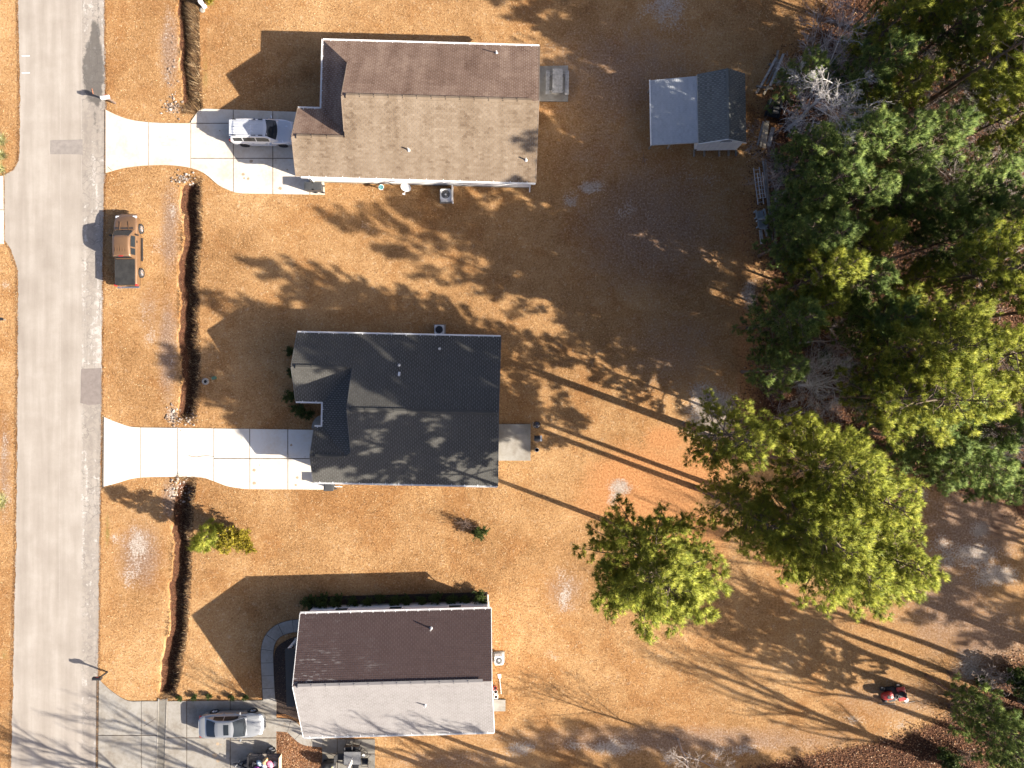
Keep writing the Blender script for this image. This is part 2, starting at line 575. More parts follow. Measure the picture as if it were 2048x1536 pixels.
def shingle_mat(name, stops, streak=.35, light=None):
    m, nt, b = new_mat(name)
    at = nd(nt, "ShaderNodeAttribute", attribute_name="rnd").outputs["Fac"]
    v = coords(nt, "Object", (1.1, .12, .12))
    v2 = coords(nt, "Object")
    n1 = nz(nt, v, 1.2, 4, .6)
    n2 = nz(nt, v2, .45, 3, .6)
    n3 = nz(nt, v2, 30, 2, .6)
    f = mth(nt, 'ADD', mth(nt, 'ADD', .09, mth(nt, 'MULTIPLY', at, .32)), mth(nt, 'MULTIPLY', mth(nt, 'SUBTRACT', n1, .5), streak * 2))
    f = mth(nt, 'ADD', f, mth(nt, 'ADD', mth(nt, 'MULTIPLY', mth(nt, 'SUBTRACT', n2, .5), streak * 1.2), mth(nt, 'MULTIPLY', n3, .3)), clamp=True)
    c = ramp(nt, f, stops)
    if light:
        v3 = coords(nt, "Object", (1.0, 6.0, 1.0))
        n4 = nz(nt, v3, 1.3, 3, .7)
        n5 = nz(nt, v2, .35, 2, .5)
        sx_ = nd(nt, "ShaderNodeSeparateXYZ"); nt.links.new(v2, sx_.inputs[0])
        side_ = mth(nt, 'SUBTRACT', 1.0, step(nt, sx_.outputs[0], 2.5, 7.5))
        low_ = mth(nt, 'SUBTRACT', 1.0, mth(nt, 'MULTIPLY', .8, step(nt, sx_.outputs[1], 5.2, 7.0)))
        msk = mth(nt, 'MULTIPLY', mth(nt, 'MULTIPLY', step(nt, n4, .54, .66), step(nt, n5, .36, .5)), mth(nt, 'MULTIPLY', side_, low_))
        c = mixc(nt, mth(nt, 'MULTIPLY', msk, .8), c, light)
    nt.links.new(c, b.inputs["Base Color"])
    b.inputs["Roughness"].default_value = .92
    b.inputs["Specular IOR Level"].default_value = .2
    bump(nt, b, n3, .4, .006)
    return m
M['sh_brown'] = shingle_mat('brown_shingle', [(.05, (0.085, 0.056, 0.037)), (.3, (0.170, 0.125, 0.086)), (.6, (0.238, 0.185, 0.136)), (.9, (0.323, 0.267, 0.204))])
M['sh_brown_n'] = shingle_mat('mossy_brown_shingle', [(.05, (.10, .06, .042)), (.4, (.18, .12, .09)), (.65, (.25, .178, .135)), (.9, (.34, .255, .2))], .45)  # slightly redder, more streaked brown for the north and west slopes
M['sh_char'] = shingle_mat('charcoal_shingle', [(.05, (.048, .046, .041)), (.5, (.078, .075, .068)), (.9, (.125, .119, .107))], .15)
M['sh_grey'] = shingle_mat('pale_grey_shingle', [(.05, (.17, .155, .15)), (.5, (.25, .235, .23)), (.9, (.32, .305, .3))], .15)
M['sh_maroon'] = shingle_mat('stained_brown_shingle', [(.05, (.05, .032, .03)), (.5, (.075, .05, .047)), (.9, (.105, .075, .07))], .12, light=(.3, .28, .27))  # lower house's north slope, much darker than its south slope
M['sh_shed'] = shingle_mat('shed_grey_shingle', [(.05, (.078, .08, .074)), (.5, (.145, .148, .138)), (.9, (.25, .25, .235))], .12)
M['sh_leanto'] = shingle_mat('pale_blue_grey_shingle', [(.05, (.3, .32, .34)), (.5, (.4, .42, .45)), (.9, (.52, .54, .57))], .1)

# ------------------------------------------------------------------ the ground with its ditch
DITCH = [[(372, -80), (374, 0), (377, 60), (379, 120), (383, 180), (384, 222)],
         [(384, 362), (384, 420), (383, 480), (378, 540), (377, 640), (380, 720), (380, 800), (372, 838)],
         [(372, 960), (366, 1020), (364, 1100), (360, 1200), (352, 1280), (344, 1340), (330, 1392)]]
DW = [[W(*p) for p in seg] for seg in DITCH]

def ditch_x(y, seg):
    ys = [p[1] for p in seg][::-1]; xs = [p[0] for p in seg][::-1]
    return np.interp(y, ys, xs)

def ditch_depth(x, y):
    """height of the ground at x, y (arrays)"""
    z = np.zeros_like(x)
    for seg in DW:
        y1, y0 = seg[0][1], seg[-1][1]
        xc = ditch_x(y, seg) + .08 * np.sin(y * 1.3) + .05 * np.sin(y * 3.1 + 1) + .03 * np.sin(y * 7.7)
        d = x - xc
        d = np.where(d < 0, d * (1 + .10 * np.sin(y * 1.1 + 2) + .05 * np.sin(y * 4.7)), d * (1 + .12 * np.sin(y * 2.7)))
        prof = np.interp(d, [-1.5, -.75, -.58, -.42, .0, .42, .62], [0, .03, .25, .66, .74, .25, 0])
        e = np.clip((y1 - y) / .5, 0, 1) * np.clip((y - y0) / .5, 0, 1)
        z = np.minimum(z, -prof * e)
    return z

def lines(segs):
    out = []
    for a, b, st in segs:
        n = max(1, int(round((b - a) / st)))
        out.extend(np.linspace(a, b, n, endpoint=False))
    out.append(segs[-1][1])
    return np.array(out)
gx = lines([(-400, -100, 60), (-100, -44, 6), (-44, -26.8, .45), (-26.8, -22.6, .09), (-22.6, 42, .4), (42, 100, 6), (100, 400, 60)])
gy = lines([(-400, -100, 60), (-100, -34, 6), (-34, 32, .32), (32, 100, 6), (100, 400, 60)])
X, Y = np.meshgrid(gx, gy)
Z = ditch_depth(X, Y)
Z = Z + 0.0
nxg, nyg = len(gx), len(gy)
V = np.stack([X, Y, Z], -1).reshape(-1, 3)
ii = np.arange(nxg * nyg).reshape(nyg, nxg)
Q = np.stack([ii[:-1, :-1], ii[:-1, 1:], ii[1:, 1:], ii[1:, :-1]], -1).reshape(-1, 4)
me = bpy.data.meshes.new("ground")
me.vertices.add(len(V)); me.vertices.foreach_set("co", V.astype(np.float32).ravel())
me.loops.add(Q.size); me.loops.foreach_set("vertex_index", Q.astype(np.int32).ravel())
me.polygons.add(len(Q)); me.polygons.foreach_set("loop_start", np.arange(0, Q.size, 4, dtype=np.int32))
me.update(calc_edges=True)
me.polygons.foreach_set("use_smooth", np.ones(len(Q), bool))
ground = bpy.data.objects.new("ground", me); COL.objects.link(ground)
ground["kind"] = "structure"
me.materials.append(M['ground'])
PXg = X * PXM + 1024; PYg = 768 - Y * PXM      # photograph pixel of every ground vertex

def blobs(lst):
    a = np.zeros_like(X)
    for cx, cy, rx, ry, s in lst:
        a = np.maximum(a, s * np.exp(-((PXg - cx) / rx) ** 2 - ((PYg - cy) / ry) ** 2))
    return a
sand = blobs([(1330, 15, 60, 40, .8), (1350, 50, 40, 25, .6), (1180, 375, 32, 18, .95), (1140, 400, 25, 20, .7), (1250, 420, 40, 25, .6), (1500, 590, 22, 40, .9),
              (1425, 825, 60, 65, 1.15), (1400, 790, 40, 40, .8), (1240, 975, 30, 22, .95), (1225, 1000, 20, 30, .6), (725, 452, 25, 18, .55), (1130, 1150, 30, 22, .65), (1130, 1195, 20, 35, .8),
              (1960, 1060, 30, 25, .9), (1950, 1110, 60, 35, .9), (1990, 1150, 70, 30, .95), (1900, 1110, 40, 40, .7), (1940, 1330, 35, 50, .85), (1880, 1090, 30, 30, .7), (1840, 985, 25, 20, .8),
              (1230, 1495, 60, 22, .9), (1040, 1497, 40, 18, .85), (1150, 1490, 40, 15, .7), (1480, 1500, 80, 16, .7), (1700, 1440, 50, 14, .6), (1800, 1450, 40, 14, .6), (1375, 850, 25, 30, .6),
              (345, 215, 20, 12, .9), (290, 630, 18, 30, .6), (300, 670, 20, 25, .6), (310, 490, 20, 30, .6), (275, 1090, 28, 50, .85), (230, 1080, 15, 20, .7), (262, 1150, 30, 40, .6), (345, 830, 16, 25, .8), (350, 985, 16, 20, .9),
              (345, 420, 9, 40, .55), (335, 40, 9, 60, .5), (335, 150, 10, 40, .5), (12, 1000, 12, 50, .8), (10, 900, 12, 60, .6), (12, 570, 12, 20, .7), (340, 720, 10, 60, .5), (1100, 1310, 35, 25, .5), (1290, 320, 12, 8, .6), (1420, 350, 80, 40, .45), (1300, 440, 60, 20, .4)])
worn = blobs([(1950, 1050, 150, 120, .8), (1980, 1280, 120, 120, .75), (1250, 150, 250, 160, .62), (1300, 450, 230, 200, .66), (1200, 300, 200, 120, .5), (1350, 700, 160, 140, .55), (1350, 1480, 500, 40, .7), (1900, 1200, 130, 160, .7), (1800, 1400, 200, 70, .55), (720, 450, 60, 40, .35),
              (340, 100, 28, 110, .75), (340, 460, 28, 130, .72), (335, 700, 28, 150, .75), (340, 1000, 25, 50, .8), (280, 1110, 60, 90, .75), (1130, 1180, 60, 70, .6), (900, 1520, 200, 30, .6), (1560, 1330, 150, 60, .35), (10, 940, 18, 180, .65), (300, 1270, 40, 80, .3), (300, 620, 40, 100, .5), (680, 1420, 30, 200, .0)])
straw = blobs([(1290, 980, 140, 100, 1.2), (1350, 1060, 120, 70, 1.1), (1200, 1010, 90, 60, .7), (1400, 930, 80, 60, 1), (1500, 700, 45, 200, .8), (1490, 450, 40, 150, .7), (1560, 1200, 150, 90, .35), (345, 560, 22, 260, .45), (345, 100, 22, 120, .5), (600, 1500, 40, 40, 1), (560, 1440, 40, 25, .8), (1850, 1450, 150, 80, .4), (1100, 1090, 120, 50, .4), (1720, 10, 160, 60, .5), (780, 1500, 60, 60, .3), (1330, 880, 60, 40, .9)])
green = blobs([(410, 150, 14, 100, .6), (420, 5, 20, 10, .9), (215, 1060, 12, 60, .75), (345, 1230, 12, 50, .75), (340, 1330, 12, 60, .8), (430, 210, 30, 10, .6), (480, 1110, 60, 16, .55), (250, 880, 60, 14, .2), (890, 350, 40, 20, .6), (10, 1310, 20, 40, .6), (225, 460, 12, 8, .6), (300, 715, 30, 20, .4), (410, 470, 12, 100, .35), (1390, 300, 60, 20, .4), (1020, 925, 60, 12, .6), (600, 650, 60, 10, .5)])
# woodland floor: everything right of an uneven line
edge_y = [-400, 0, 100, 200, 300, 400, 500, 600, 700, 800, 860, 900, 950, 1000, 1060, 1150, 1250, 1340, 1400, 1440, 1480, 1536, 2000]
edge_x = [1650, 1640, 1600, 1530, 1520, 1520, 1530, 1525, 1515, 1500, 1480, 1700, 1800, 1960, 2060, 2120, 2090, 1990, 1920, 1870, 1760, 1480, 700]
ex = np.interp(PYg, edge_y, edge_x)
leaf_and_shade = np.clip((PXg - ex) / 150 + .42, 0, 1) * np.where((PYg > 930) & (PYg < 1440), .85, 1)
leaf_and_shade = np.maximum(leaf_and_shade, blobs([(1990, 1060, 120, 70, .5), (1930, 1290, 110, 60, .5), (2020, 1180, 60, 80, .45), (1700, 1460, 200, 25, .5), (388, 700, 10, 120, .6), (384, 420, 10, 60, .6), (384, 100, 12, 110, .7), (372, 1050, 10, 120, .5)]))
leaf_and_shade = np.maximum(leaf_and_shade, np.clip(-Z * 5.5, 0, 1) * .92)  # ditch darkened by depth: shade put into the colour, dulling its sunlit lip
for nm, a in (('sand', sand), ('worn', worn), ('straw', straw), ('green', green), ('leaf', leaf_and_shade)):
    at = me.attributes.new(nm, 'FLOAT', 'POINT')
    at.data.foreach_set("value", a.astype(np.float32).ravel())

# ------------------------------------------------------------------ road
def road_edges(py):
    l = np.interp(py, [-400, 0, 200, 320, 340, 350, 480, 500, 540, 700, 1100, 1340, 1536, 2000], [34, 36, 40, 38, 28, 9, 9, 22, 36, 36, 32, 26, 22, 14])
    r = np.interp(py, [-400, 0, 250, 500, 800, 1000, 1350, 1536, 2000], [210, 209, 212, 206, 204, 201, 197, 194, 188])
    return l, r
def strip(name, f_l, f_r, py0, py1, npy, nx, z, mat, jit=0.0, parent=None, attrs=None):
    pys = np.linspace(py0, py1, npy)
    vs = []; E = []; Wt = []
    for py in pys:
        l, r = f_l(py), f_r(py)
        l += jit * PXM * (mnoise.noise(Vector((py * .05, 3.3, 0))) + .6 * mnoise.noise(Vector((py * .21, 1.3, 0))))
        r += jit * PXM * (mnoise.noise(Vector((py * .05, 9.3, 0))) + .6 * mnoise.noise(Vector((py * .21, 7.3, 0))))
        for i in range(nx):
            px = l + (r - l) * i / (nx - 1)
            x, y = W(px, py)
            vs.append((x, y, z))
            if attrs: 
                a = attrs(px, py); E.append(a[0]); Wt.append(a[1])
    fs = []
    for j in range(npy - 1):
        for i in range(nx - 1):
            a = j * nx + i
            fs.append((a, a + nx, a + nx + 1, a + 1))
    mb = MB(); mb.add(vs, fs)
    o = mb.build(name, mat, parent)
    if attrs:
        for nm, arr in (('edge', E), ('wet', Wt)):
            at = o.data.attributes.new(nm, 'FLOAT', 'POINT'); at.data.foreach_set("value", arr)
    return o
def road_attr(px, py):
    e = 1.0 if px > 164 else 0.0
    wv = 0
    for cx, cy, rx, ry, s in ((190, 80, 12, 45, 1.0), (187, 140, 20, 60, 1.5), (193, 185, 12, 30, 1.1), (190, 240, 5, 40, .5), (197, 20, 3, 60, .6), (200, 90, 4, 100, .4), (195, 260, 5, 50, .45)):
        wv = max(wv, s * math.exp(-((px - cx) / rx) ** 2 - ((py - cy) / ry) ** 2))
    if px < 163: wv *= .2
    return e, wv
road = strip("road", lambda p: float(road_edges(p)[0]), lambda p: float(road_edges(p)[1]), -1400, 3000, 1300, 64, .02, M['road'], .11, attrs=road_attr)
road["kind"] = "structure"
def patch(poly, mat, name="asphalt_patch", z=.026):
    mb = MB(); pl = []
    for i in range(len(poly)):
        a = poly[i]; b = poly[(i + 1) % len(poly)]
        for t in range(4):
            p = (a[0] + (b[0] - a[0]) * t / 4 + random.uniform(-.5, .5), a[1] + (b[1] - a[1]) * t / 4 + random.uniform(-.5, .5))
            pl.append(W(*p))
    mb.prism(pl, z - .004, z)
    return mb.build(name, mat, road)
patch([(101, 281), (166, 279), (166, 309), (101, 309)], M['patch'])
patch([(163, 738), (203, 736), (204, 808), (178, 810), (161, 806)], M['patch_dark'])
# long straight seams in the asphalt
mb = MB()
for x0, x1, y0, y1 in ((163.5, 164.3, -300, 380), (172, 172.7, 560, 740), (121, 121.6, 60, 900), (119, 119.6, 900, 1200)):
    a = W(x0, y0); b = W(x1, y1)
    n = 40; vs = []; fs = []
    for i in range(n + 1):
        t = i / n; y = a[1] + (b[1] - a[1]) * t; x = a[0] + .03 * mnoise.noise(Vector((y, x0, 0)))
        ww = .012
        vs += [(x - ww, y, .023), (x + ww, y, .023)]
        if i: fs.append((2 * i - 2, 2 * i, 2 * i + 1, 2 * i - 1))
    mb.add(vs, fs)
o = mb.build("asphalt_seam", plain('pale_seam', (.34, .31, .28), .9), road)
o["kind"] = "stuff"
# two short painted blue-white ticks at the road edge
for py in (112, 146):
    mb = MB(); mb.prism([W(44, py - .8), W(60, py - .8), W(60, py + .8), W(44, py + .8)], .022, .026)
    mb.build("paint_mark", plain('faded_paint', (.6, .64, .7), .8), road)

# ------------------------------------------------------------------ driveways, walks and patios made of slabs
def cells_from(outline, xs, ys):
    out = []
    for i in range(len(xs) - 1):
        for j in range(len(ys) - 1):
            p = outline
            for n, d in (((1, 0), xs[i + 1] - .85), ((-1, 0), -(xs[i] + .85)), ((0, 1), ys[j + 1] - .85), ((0, -1), -(ys[j] + .85))):
                p = clip_poly(p, n, d)
                if len(p) < 3: break
            if len(p) >= 3 and abs(area2(p)) > 40:
                out.append(p)
    return out
def paving(name, outline, regions, mat, z=.06, kind="structure", base=None):
    """outline in photograph pixels; regions = list of (bounding outline-clip, xs, ys)"""
    mb = MB(); mb.prism([W(*p) for p in outline], -.05, z - .03)
    b = mb.build(name, base or M['joint'])
    b["kind"] = kind
    for xs, ys in regions:
        for c in cells_from(outline, xs, ys):
            mb = MB(); pl = [W(*p) for p in c]
            cx = sum(p[0] for p in pl) / len(pl); cy = sum(p[1] for p in pl) / len(pl)
            mb.prism([(p[0] - cx, p[1] - cy) for p in pl], -.02 - z + z, z + random.uniform(-.004, .004))
            mb.build("slab", mat, b, loc=(cx, cy, 0))
    return b
def curve(pts, n=6):
    """Catmull-Rom through pixel points"""
    out = []
    for i in range(len(pts) - 1):
        p0 = pts[max(i - 1, 0)]; p1 = pts[i]; p2 = pts[i + 1]; p3 = pts[min(i + 2, len(pts) - 1)]
        for k in range(n):
            t = k / n
            q = []
            for a in (0, 1):
                q.append(.5 * (2 * p1[a] + (p2[a] - p0[a]) * t + (2 * p0[a] - 5 * p1[a] + 4 * p2[a] - p3[a]) * t * t + (-p0[a] + 3 * p1[a] - 3 * p2[a] + p3[a]) * t ** 3))
            out.append(tuple(q))
    out.append(pts[-1])
    return out
d1_top = curve([(212, 220), (235, 231), (262, 240), (298, 245), (340, 247), (380, 247)]) + [(398, 221), (410, 218), (640, 226)]
d1_bot = [(650, 390), (485, 387)] + curve([(470, 385), (440, 372), (412, 349), (385, 337), (345, 331), (298, 331), (250, 336), (212, 346)])
paving("driveway", d1_top + d1_bot, [([200, 298, 382], [200, 400]), ([382, 467, 546, 620, 660], [200, 247, 317, 400])], M['concrete'])
d2_top = curve([(209, 834), (230, 843), (260, 853), (285, 855)]) + [(660, 860)]
d2_bot = [(654, 979), (500, 978)] + curve([(485, 977), (455, 972), (425, 961), (395, 954), (300, 954), (262, 958), (235, 966), (208, 973)])
paving("driveway", d2_top + d2_bot, [([200, 282, 355.5, 428], [800, 1000]), ([428, 500, 576, 700], [800, 917, 1000])], M['concrete_white'])
d3_top = curve([(199, 1359), (212, 1372), (228, 1385), (245, 1396), (262, 1402), (285, 1402)]) + [(317, 1402)]
paving("driveway", d3_top + [(311, 1640), (196, 1640)], [([150, 283, 330], [1300, 1470, 1560, 1650])], M['concrete_old'])
paving("driveway", [(333, 1402), (553, 1400), (553, 1640), (325, 1640)], [([300, 374, 461, 560], [1390, 1475, 1560, 1650])], M['concrete_old'])
# the darker drainage strip that crosses the lower driveway, framed by thin curbs
mb = MB(); mb.prism([W(317, 1398), W(334, 1398), W(326, 1640), W(310, 1640)], -.05, .045)
cs = mb.build("drainage_strip", M['concrete_dark']); cs["kind"] = "structure"
mb = MB()
mb.bar(W3(317, 1397, .05), W3(310, 1640, .05), .06, .05); mb.build("strip_curb", M['concrete_old'], cs)
mb = MB(); mb.bar(W3(334, 1397, .05), W3(326, 1640, .05), .06, .05); mb.build("strip_curb", M['concrete_old'], cs)
# driveway across the road at the left edge
paving("driveway", [(-60, 357), (7, 352), (8, 488), (-60, 486)], [([-70, -20, 20], [300, 420, 520])], M['concrete'])
# oil spots and a crack on the slabs
def stain(spots, parent):
    for cx, cy, r_ in spots:
        mb = MB(); pl = []
        for k in range(14):
            a = 2 * PI * k / 14; q = r_ * (1 + .3 * mnoise.noise(Vector((cx + math.cos(a) * 1.3, cy + math.sin(a) * 1.3, 0))))
            pl.append(W(cx + q * math.cos(a), cy + q * .9 * math.sin(a)))
        mb.prism(pl, .062, .067); mb.build("oil_stain", M['oil'], parent)
M['oil'] = plain('oil_stained_concrete', (.33, .25, .17), .8, var=.25, scale=8)
drv = [o for o in bpy.data.objects if o.name.startswith("driveway")]
stain([(487, 349, 3.2), (489, 357, 2.2), (497, 358, 3), (561, 377, 3.6), (503, 323, 3.5), (575, 340, 1.6), (440, 262, 1.5)], drv[0])
stain([(583, 890, 2.6), (509, 940, 3.4), (509, 966, 3.6), (595, 955, 2.6), (592, 970, 2.4), (520, 930, 1.4), (483, 876, 1.2)], drv[1])
stain([(436, 1487, 3.4), (442, 1488, 1.6), (430, 1510, 5), (437, 1520, 4), (290, 1440, 2)], drv[3])
for pts, pr in (([(377, 911), (384, 913), (394, 914), (404, 912), (414, 911), (427, 913)], drv[1]), ([(215, 333), (220, 338), (224, 341)], drv[0]), ([(288, 1452), (298, 1446), (312, 1437)], drv[2])):
    mb = MB()
    for a, b in zip(pts[:-1], pts[1:]): mb.bar(W3(a[0], a[1], .063), W3(b[0], b[1], .063), .035, .008)
    mb.build("crack", M['joint'], pr)
# dirt seam between road and driveways
mb = MB()
for (a, b, c, d) in (((209, 221), (213, 220), (213, 347), (209, 348)), ((204.5, 833), (208.5, 833), (208, 975), (204, 976)), ((193, 1358), (199, 1359), (197, 1640), (191, 1640))):
    mb.prism([W(*a), W(*b), W(*c), W(*d)], 0, .03)
o = mb.build("dirt_seam", M['joint']); o["kind"] = "structure"

# curved front walk of the lower house
def ring_slabs(name, pts, wpx, n, mat, z=.06, gap=.03):
    root = None
    P = curve(pts, 10)
    d = [0]
    for i in range(1, len(P)): d.append(d[-1] + math.dist(P[i], P[i - 1]))
    L = d[-1]
    def at(s):
        s = min(max(s, 0), L)
        x = np.interp(s, d, [p[0] for p in P]); y = np.interp(s, d, [p[1] for p in P])
        x2 = np.interp(min(s + 1, L), d, [p[0] for p in P]); y2 = np.interp(min(s + 1, L), d, [p[1] for p in P])
        x1 = np.interp(max(s - 1, 0), d, [p[0] for p in P]); y1 = np.interp(max(s - 1, 0), d, [p[1] for p in P])
        tx, ty = x2 - x1, y2 - y1; q = math.hypot(tx, ty)
        return (x, y), (-ty / q, tx / q)
    def side(s, o_):
        c, nn = at(s); return (c[0] + nn[0] * o_, c[1] + nn[1] * o_)
    m = 60
    outl = [side(L * i / m, wpx / 2 + 1) for i in range(m + 1)] + [side(L * i / m, -wpx / 2 - 1) for i in range(m, -1, -1)]
    mb = MB()
    for i in range(m):
        mb.prism([W(*side(L * i / m, wpx / 2 + 1)), W(*side(L * (i + 1) / m, wpx / 2 + 1)), W(*side(L * (i + 1) / m, -wpx / 2 - 1)), W(*side(L * i / m, -wpx / 2 - 1))], -.05, z - .03)
    base = mb.build(name, M['joint']); base["kind"] = "structure"
    for k in range(n):
        s0 = L * k / n + gap * PXM / 2; s1 = L * (k + 1) / n - gap * PXM / 2
        q = 5
        pl = [side(s0 + (s1 - s0) * i / q, wpx / 2) for i in range(q + 1)] + [side(s0 + (s1 - s0) * i / q, -wpx / 2) for i in range(q, -1, -1)]
        mb = MB(); mb.prism([W(*p) for p in pl], -.02, z + random.uniform(-.004, .004))
        mb.build("slab", mat, base)
    return base
ring_slabs("front_walk", [(539, 1402), (537, 1370), (535, 1330), (535, 1300), (541, 1278), (556, 1262), (580, 1253), (612, 1250)], 24, 8, M['concrete_old'])
ring_slabs("side_walk", [(552, 1449), (580, 1452), (595, 1465), (612, 1477), (650, 1481)], 26, 4, M['concrete_old'])
paving("patio", [(645, 1478), (750, 1478), (750, 1600), (645, 1600)], [([640, 675, 760], [1470, 1507, 1610])], M['concrete_dark'], .07)
paving("patio", [(990, 848), (1061, 848), (1061, 921), (990, 921)], [([980, 1070], [800, 960])], M['concrete_old'], .1)
paving("patio", [(1060, 134), (1136, 132), (1136, 204), (1060, 203)], [([1050, 1150], [100, 220])], M['concrete_old'], .1)
paving("step_slab", [(985, 1398), (1011, 1398), (1011, 1421), (985, 1421)], [([980, 1020], [1390, 1430])], M['concrete_old'], .14)
# quarter-round stoop beside the middle house's garage
mb = MB(); cx, cy = 646, 857
mb.prism([W(cx, cy)] + [W(cx - 22 * math.cos(a), cy - 27 * math.sin(a)) for a in np.linspace(0, PI / 2, 9)], 0, .12)
o = mb.build("stoop", M['concrete_old']); o["kind"] = "structure"
# dark mulch bed in front of the lower house, and along its north wall
mb = MB(); mb.prism([W(*p) for p in curve([(553, 1410), (549, 1380), (548, 1330), (551, 1300), (565, 1285), (590, 1274), (625, 1270)]) + [(625, 1440), (600, 1440), (570, 1428), (553, 1428)]], -.02, .03)
o = mb.build("mulch_bed", M['mulch']); o["kind"] = "structure"
mb = MB(); mb.prism([W(*p) for p in [(610, 1194), (975, 1184), (978, 1225), (620, 1232)]], -.02, .03)
o = mb.build("mulch_bed", M['mulch']); o["kind"] = "structure"

# ------------------------------------------------------------------ houses
def shingles(mb, poly, zf, up, expo=.145, tab=.30, rowoff=.5):
    """real overlapping tabs over one roof plane; poly is its convex plan outline, zf its height, up the uphill direction"""
    if area2(poly) < 0: poly = poly[::-1]
    ux, uy = up[1], -up[0]                       # along the eave
    P = [(p[0] * ux + p[1] * uy, p[0] * up[0] + p[1] * up[1]) for p in poly]
    if area2(P) < 0: P = P[::-1]
    hp = []
    for i in range(len(P)):
        a = P[i]; b = P[(i + 1) % len(P)]
        n = (b[1] - a[1], -(b[0] - a[0])); q = math.hypot(*n)
        if q < 1e-6: continue
        n = (n[0] / q, n[1] / q)
        hp.append((n, n[0] * a[0] + n[1] * a[1]))
    u0, u1 = min(p[0] for p in P), max(p[0] for p in P)
    s0, s1 = min(p[1] for p in P), max(p[1] for p in P)
    row = 0; s = s0
    zz = lambda u, t: zf(u * ux + t * up[0], u * uy + t * up[1])
    while s < s1:
        u = u0 - (row % 2) * tab * rowoff - random.uniform(0, .04)
        t1 = min(s + expo + .002, s1 + .002)
        rowr = random.uniform(-.08, .08)
        while u < u1:
            c = [(u + .006, s), (u + tab - .006, s), (u + tab - .006, t1), (u + .006, t1)]
            for n, d in hp:
                if any(n[0] * q[0] + n[1] * q[1] > d for q in c):
                    c = clip_poly(c, n, d)
                    if len(c) < 3: break
            if len(c) >= 3 and abs(area2(c)) > 2e-4:
                vs = []
                for q in c:
                    f = (q[1] - s) / expo
                    vs.append((q[0] * ux + q[1] * up[0], q[0] * uy + q[1] * up[1], zz(q[0], q[1]) + .016 - .011 * f))
                n_ = len(vs)
                fs = [tuple(range(n_))]
                lo = [i for i in range(n_) if abs(c[i][1] - s) < 1e-6]
                if len(lo) == 2:
                    a, b = lo
                    vs += [(vs[a][0], vs[a][1], vs[a][2] - .014), (vs[b][0], vs[b][1], vs[b][2] - .014)]
                    fs.append((a, n_, n_ + 1, b))
                mb.add(vs, fs, min(1, max(0, random.gauss(.5, .2) + rowr)))
            u += tab
        s += expo; row += 1

def roof_plane(house, poly, zf, up, sh_mat, deck_mat, tab=.30, expo=.13):
    if area2(poly) < 0: poly = poly[::-1]
    n = len(poly)
    mb = MB()
    vs = [(p[0], p[1], zf(*p)) for p in poly] + [(p[0], p[1], zf(*p) - .14) for p in poly]
    fs = [tuple(range(n)), tuple(range(2 * n - 1, n - 1, -1))]
    for i in range(n):
        j = (i + 1) % n; fs.append((i, n + i, n + j, j))
    mb.add(vs, fs)
    r = mb.build("roof", deck_mat, house)
    mb = MB(); shingles(mb, poly, zf, up, expo, tab)
    mb.build("shingles", sh_mat, r, kind="stuff")
    return r

def siding(mb, a, b, z0, z1, out, lap=.16):
    """clapboards on a wall from a to b; out = outward unit vector"""
    n = int((z1 - z0) / lap)
    for i in range(n):
        za = z0 + i * lap; zb = za + lap
        p = [(a[0] + out[0] * .022, a[1] + out[1] * .022, za), (b[0] + out[0] * .022, b[1] + out[1] * .022, za),
             (b[0] + out[0] * .006, b[1] + out[1] * .006, zb), (a[0] + out[0] * .006, a[1] + out[1] * .006, zb),
             (a[0] + out[0] * .006, a[1] + out[1] * .006, za), (b[0] + out[0] * .006, b[1] + out[1] * .006, za)]
        mb.add(p, [(0, 1, 2, 3), (4, 5, 1, 0)])

def walls(house, foot, ztop, mat, base_z=.0):
    if area2(foot) < 0: foot = foot[::-1]
    mb = MB(); mb.prism(foot, base_z, ztop)
    o = mb.build("wall", mat, house)
    mb = MB()
    for i in range(len(foot)):
        a = foot[i]; b = foot[(i + 1) % len(foot)]
        d = (b[0] - a[0], b[1] - a[1]); q = math.hypot(*d)
        siding(mb, a, b, .25, ztop - .02, (d[1] / q, -d[0] / q))
    mb.build("siding", mat, o, kind="stuff")
    mb = MB()
    fo = [(p[0], p[1]) for p in foot]
    cx = sum(p[0] for p in fo) / len(fo); cy = sum(p[1] for p in fo) / len(fo)
    mb.prism([(p[0] + math.copysign(.04, p[0] - cx), p[1] + math.copysign(.04, p[1] - cy)) for p in fo], 0, .2)
    mb.build("foundation", M['concrete_old'], o)
    return o

def window(house, c, wdt, hgt, ax, out, name="window", label=None):
    """window lying in a wall whose run is along ax ('x' or 'y'); out = +-1 outward"""
    d = lambda t, o_, z: (c[0] + (t if ax == 'x' else o_ * out), c[1] + (t if ax == 'y' else o_ * out), c[2] + z)
    mb = MB()
    sz = (lambda a, b, h: (a, b, h)) if ax == 'x' else (lambda a, b, h: (b, a, h))
    mb.box(d(0, .03, 0), sz(wdt, .02, hgt))
    wn_ = mb.build(name, M['glass'], house)
    mb = MB()
    for t in (-1, 1):
        mb.box(d(t * (wdt / 2 + .03), .045, 0), sz(.09, .05, hgt + .18))
        mb.box(d(0, .045, t * (hgt / 2 + .045)), sz(wdt - .04, .05, .09))
    mb.box(d(0, .05, 0), sz(wdt - .04, .03, .05))
    mb.build("frame", M['white_trim'], wn_)
    return wn_

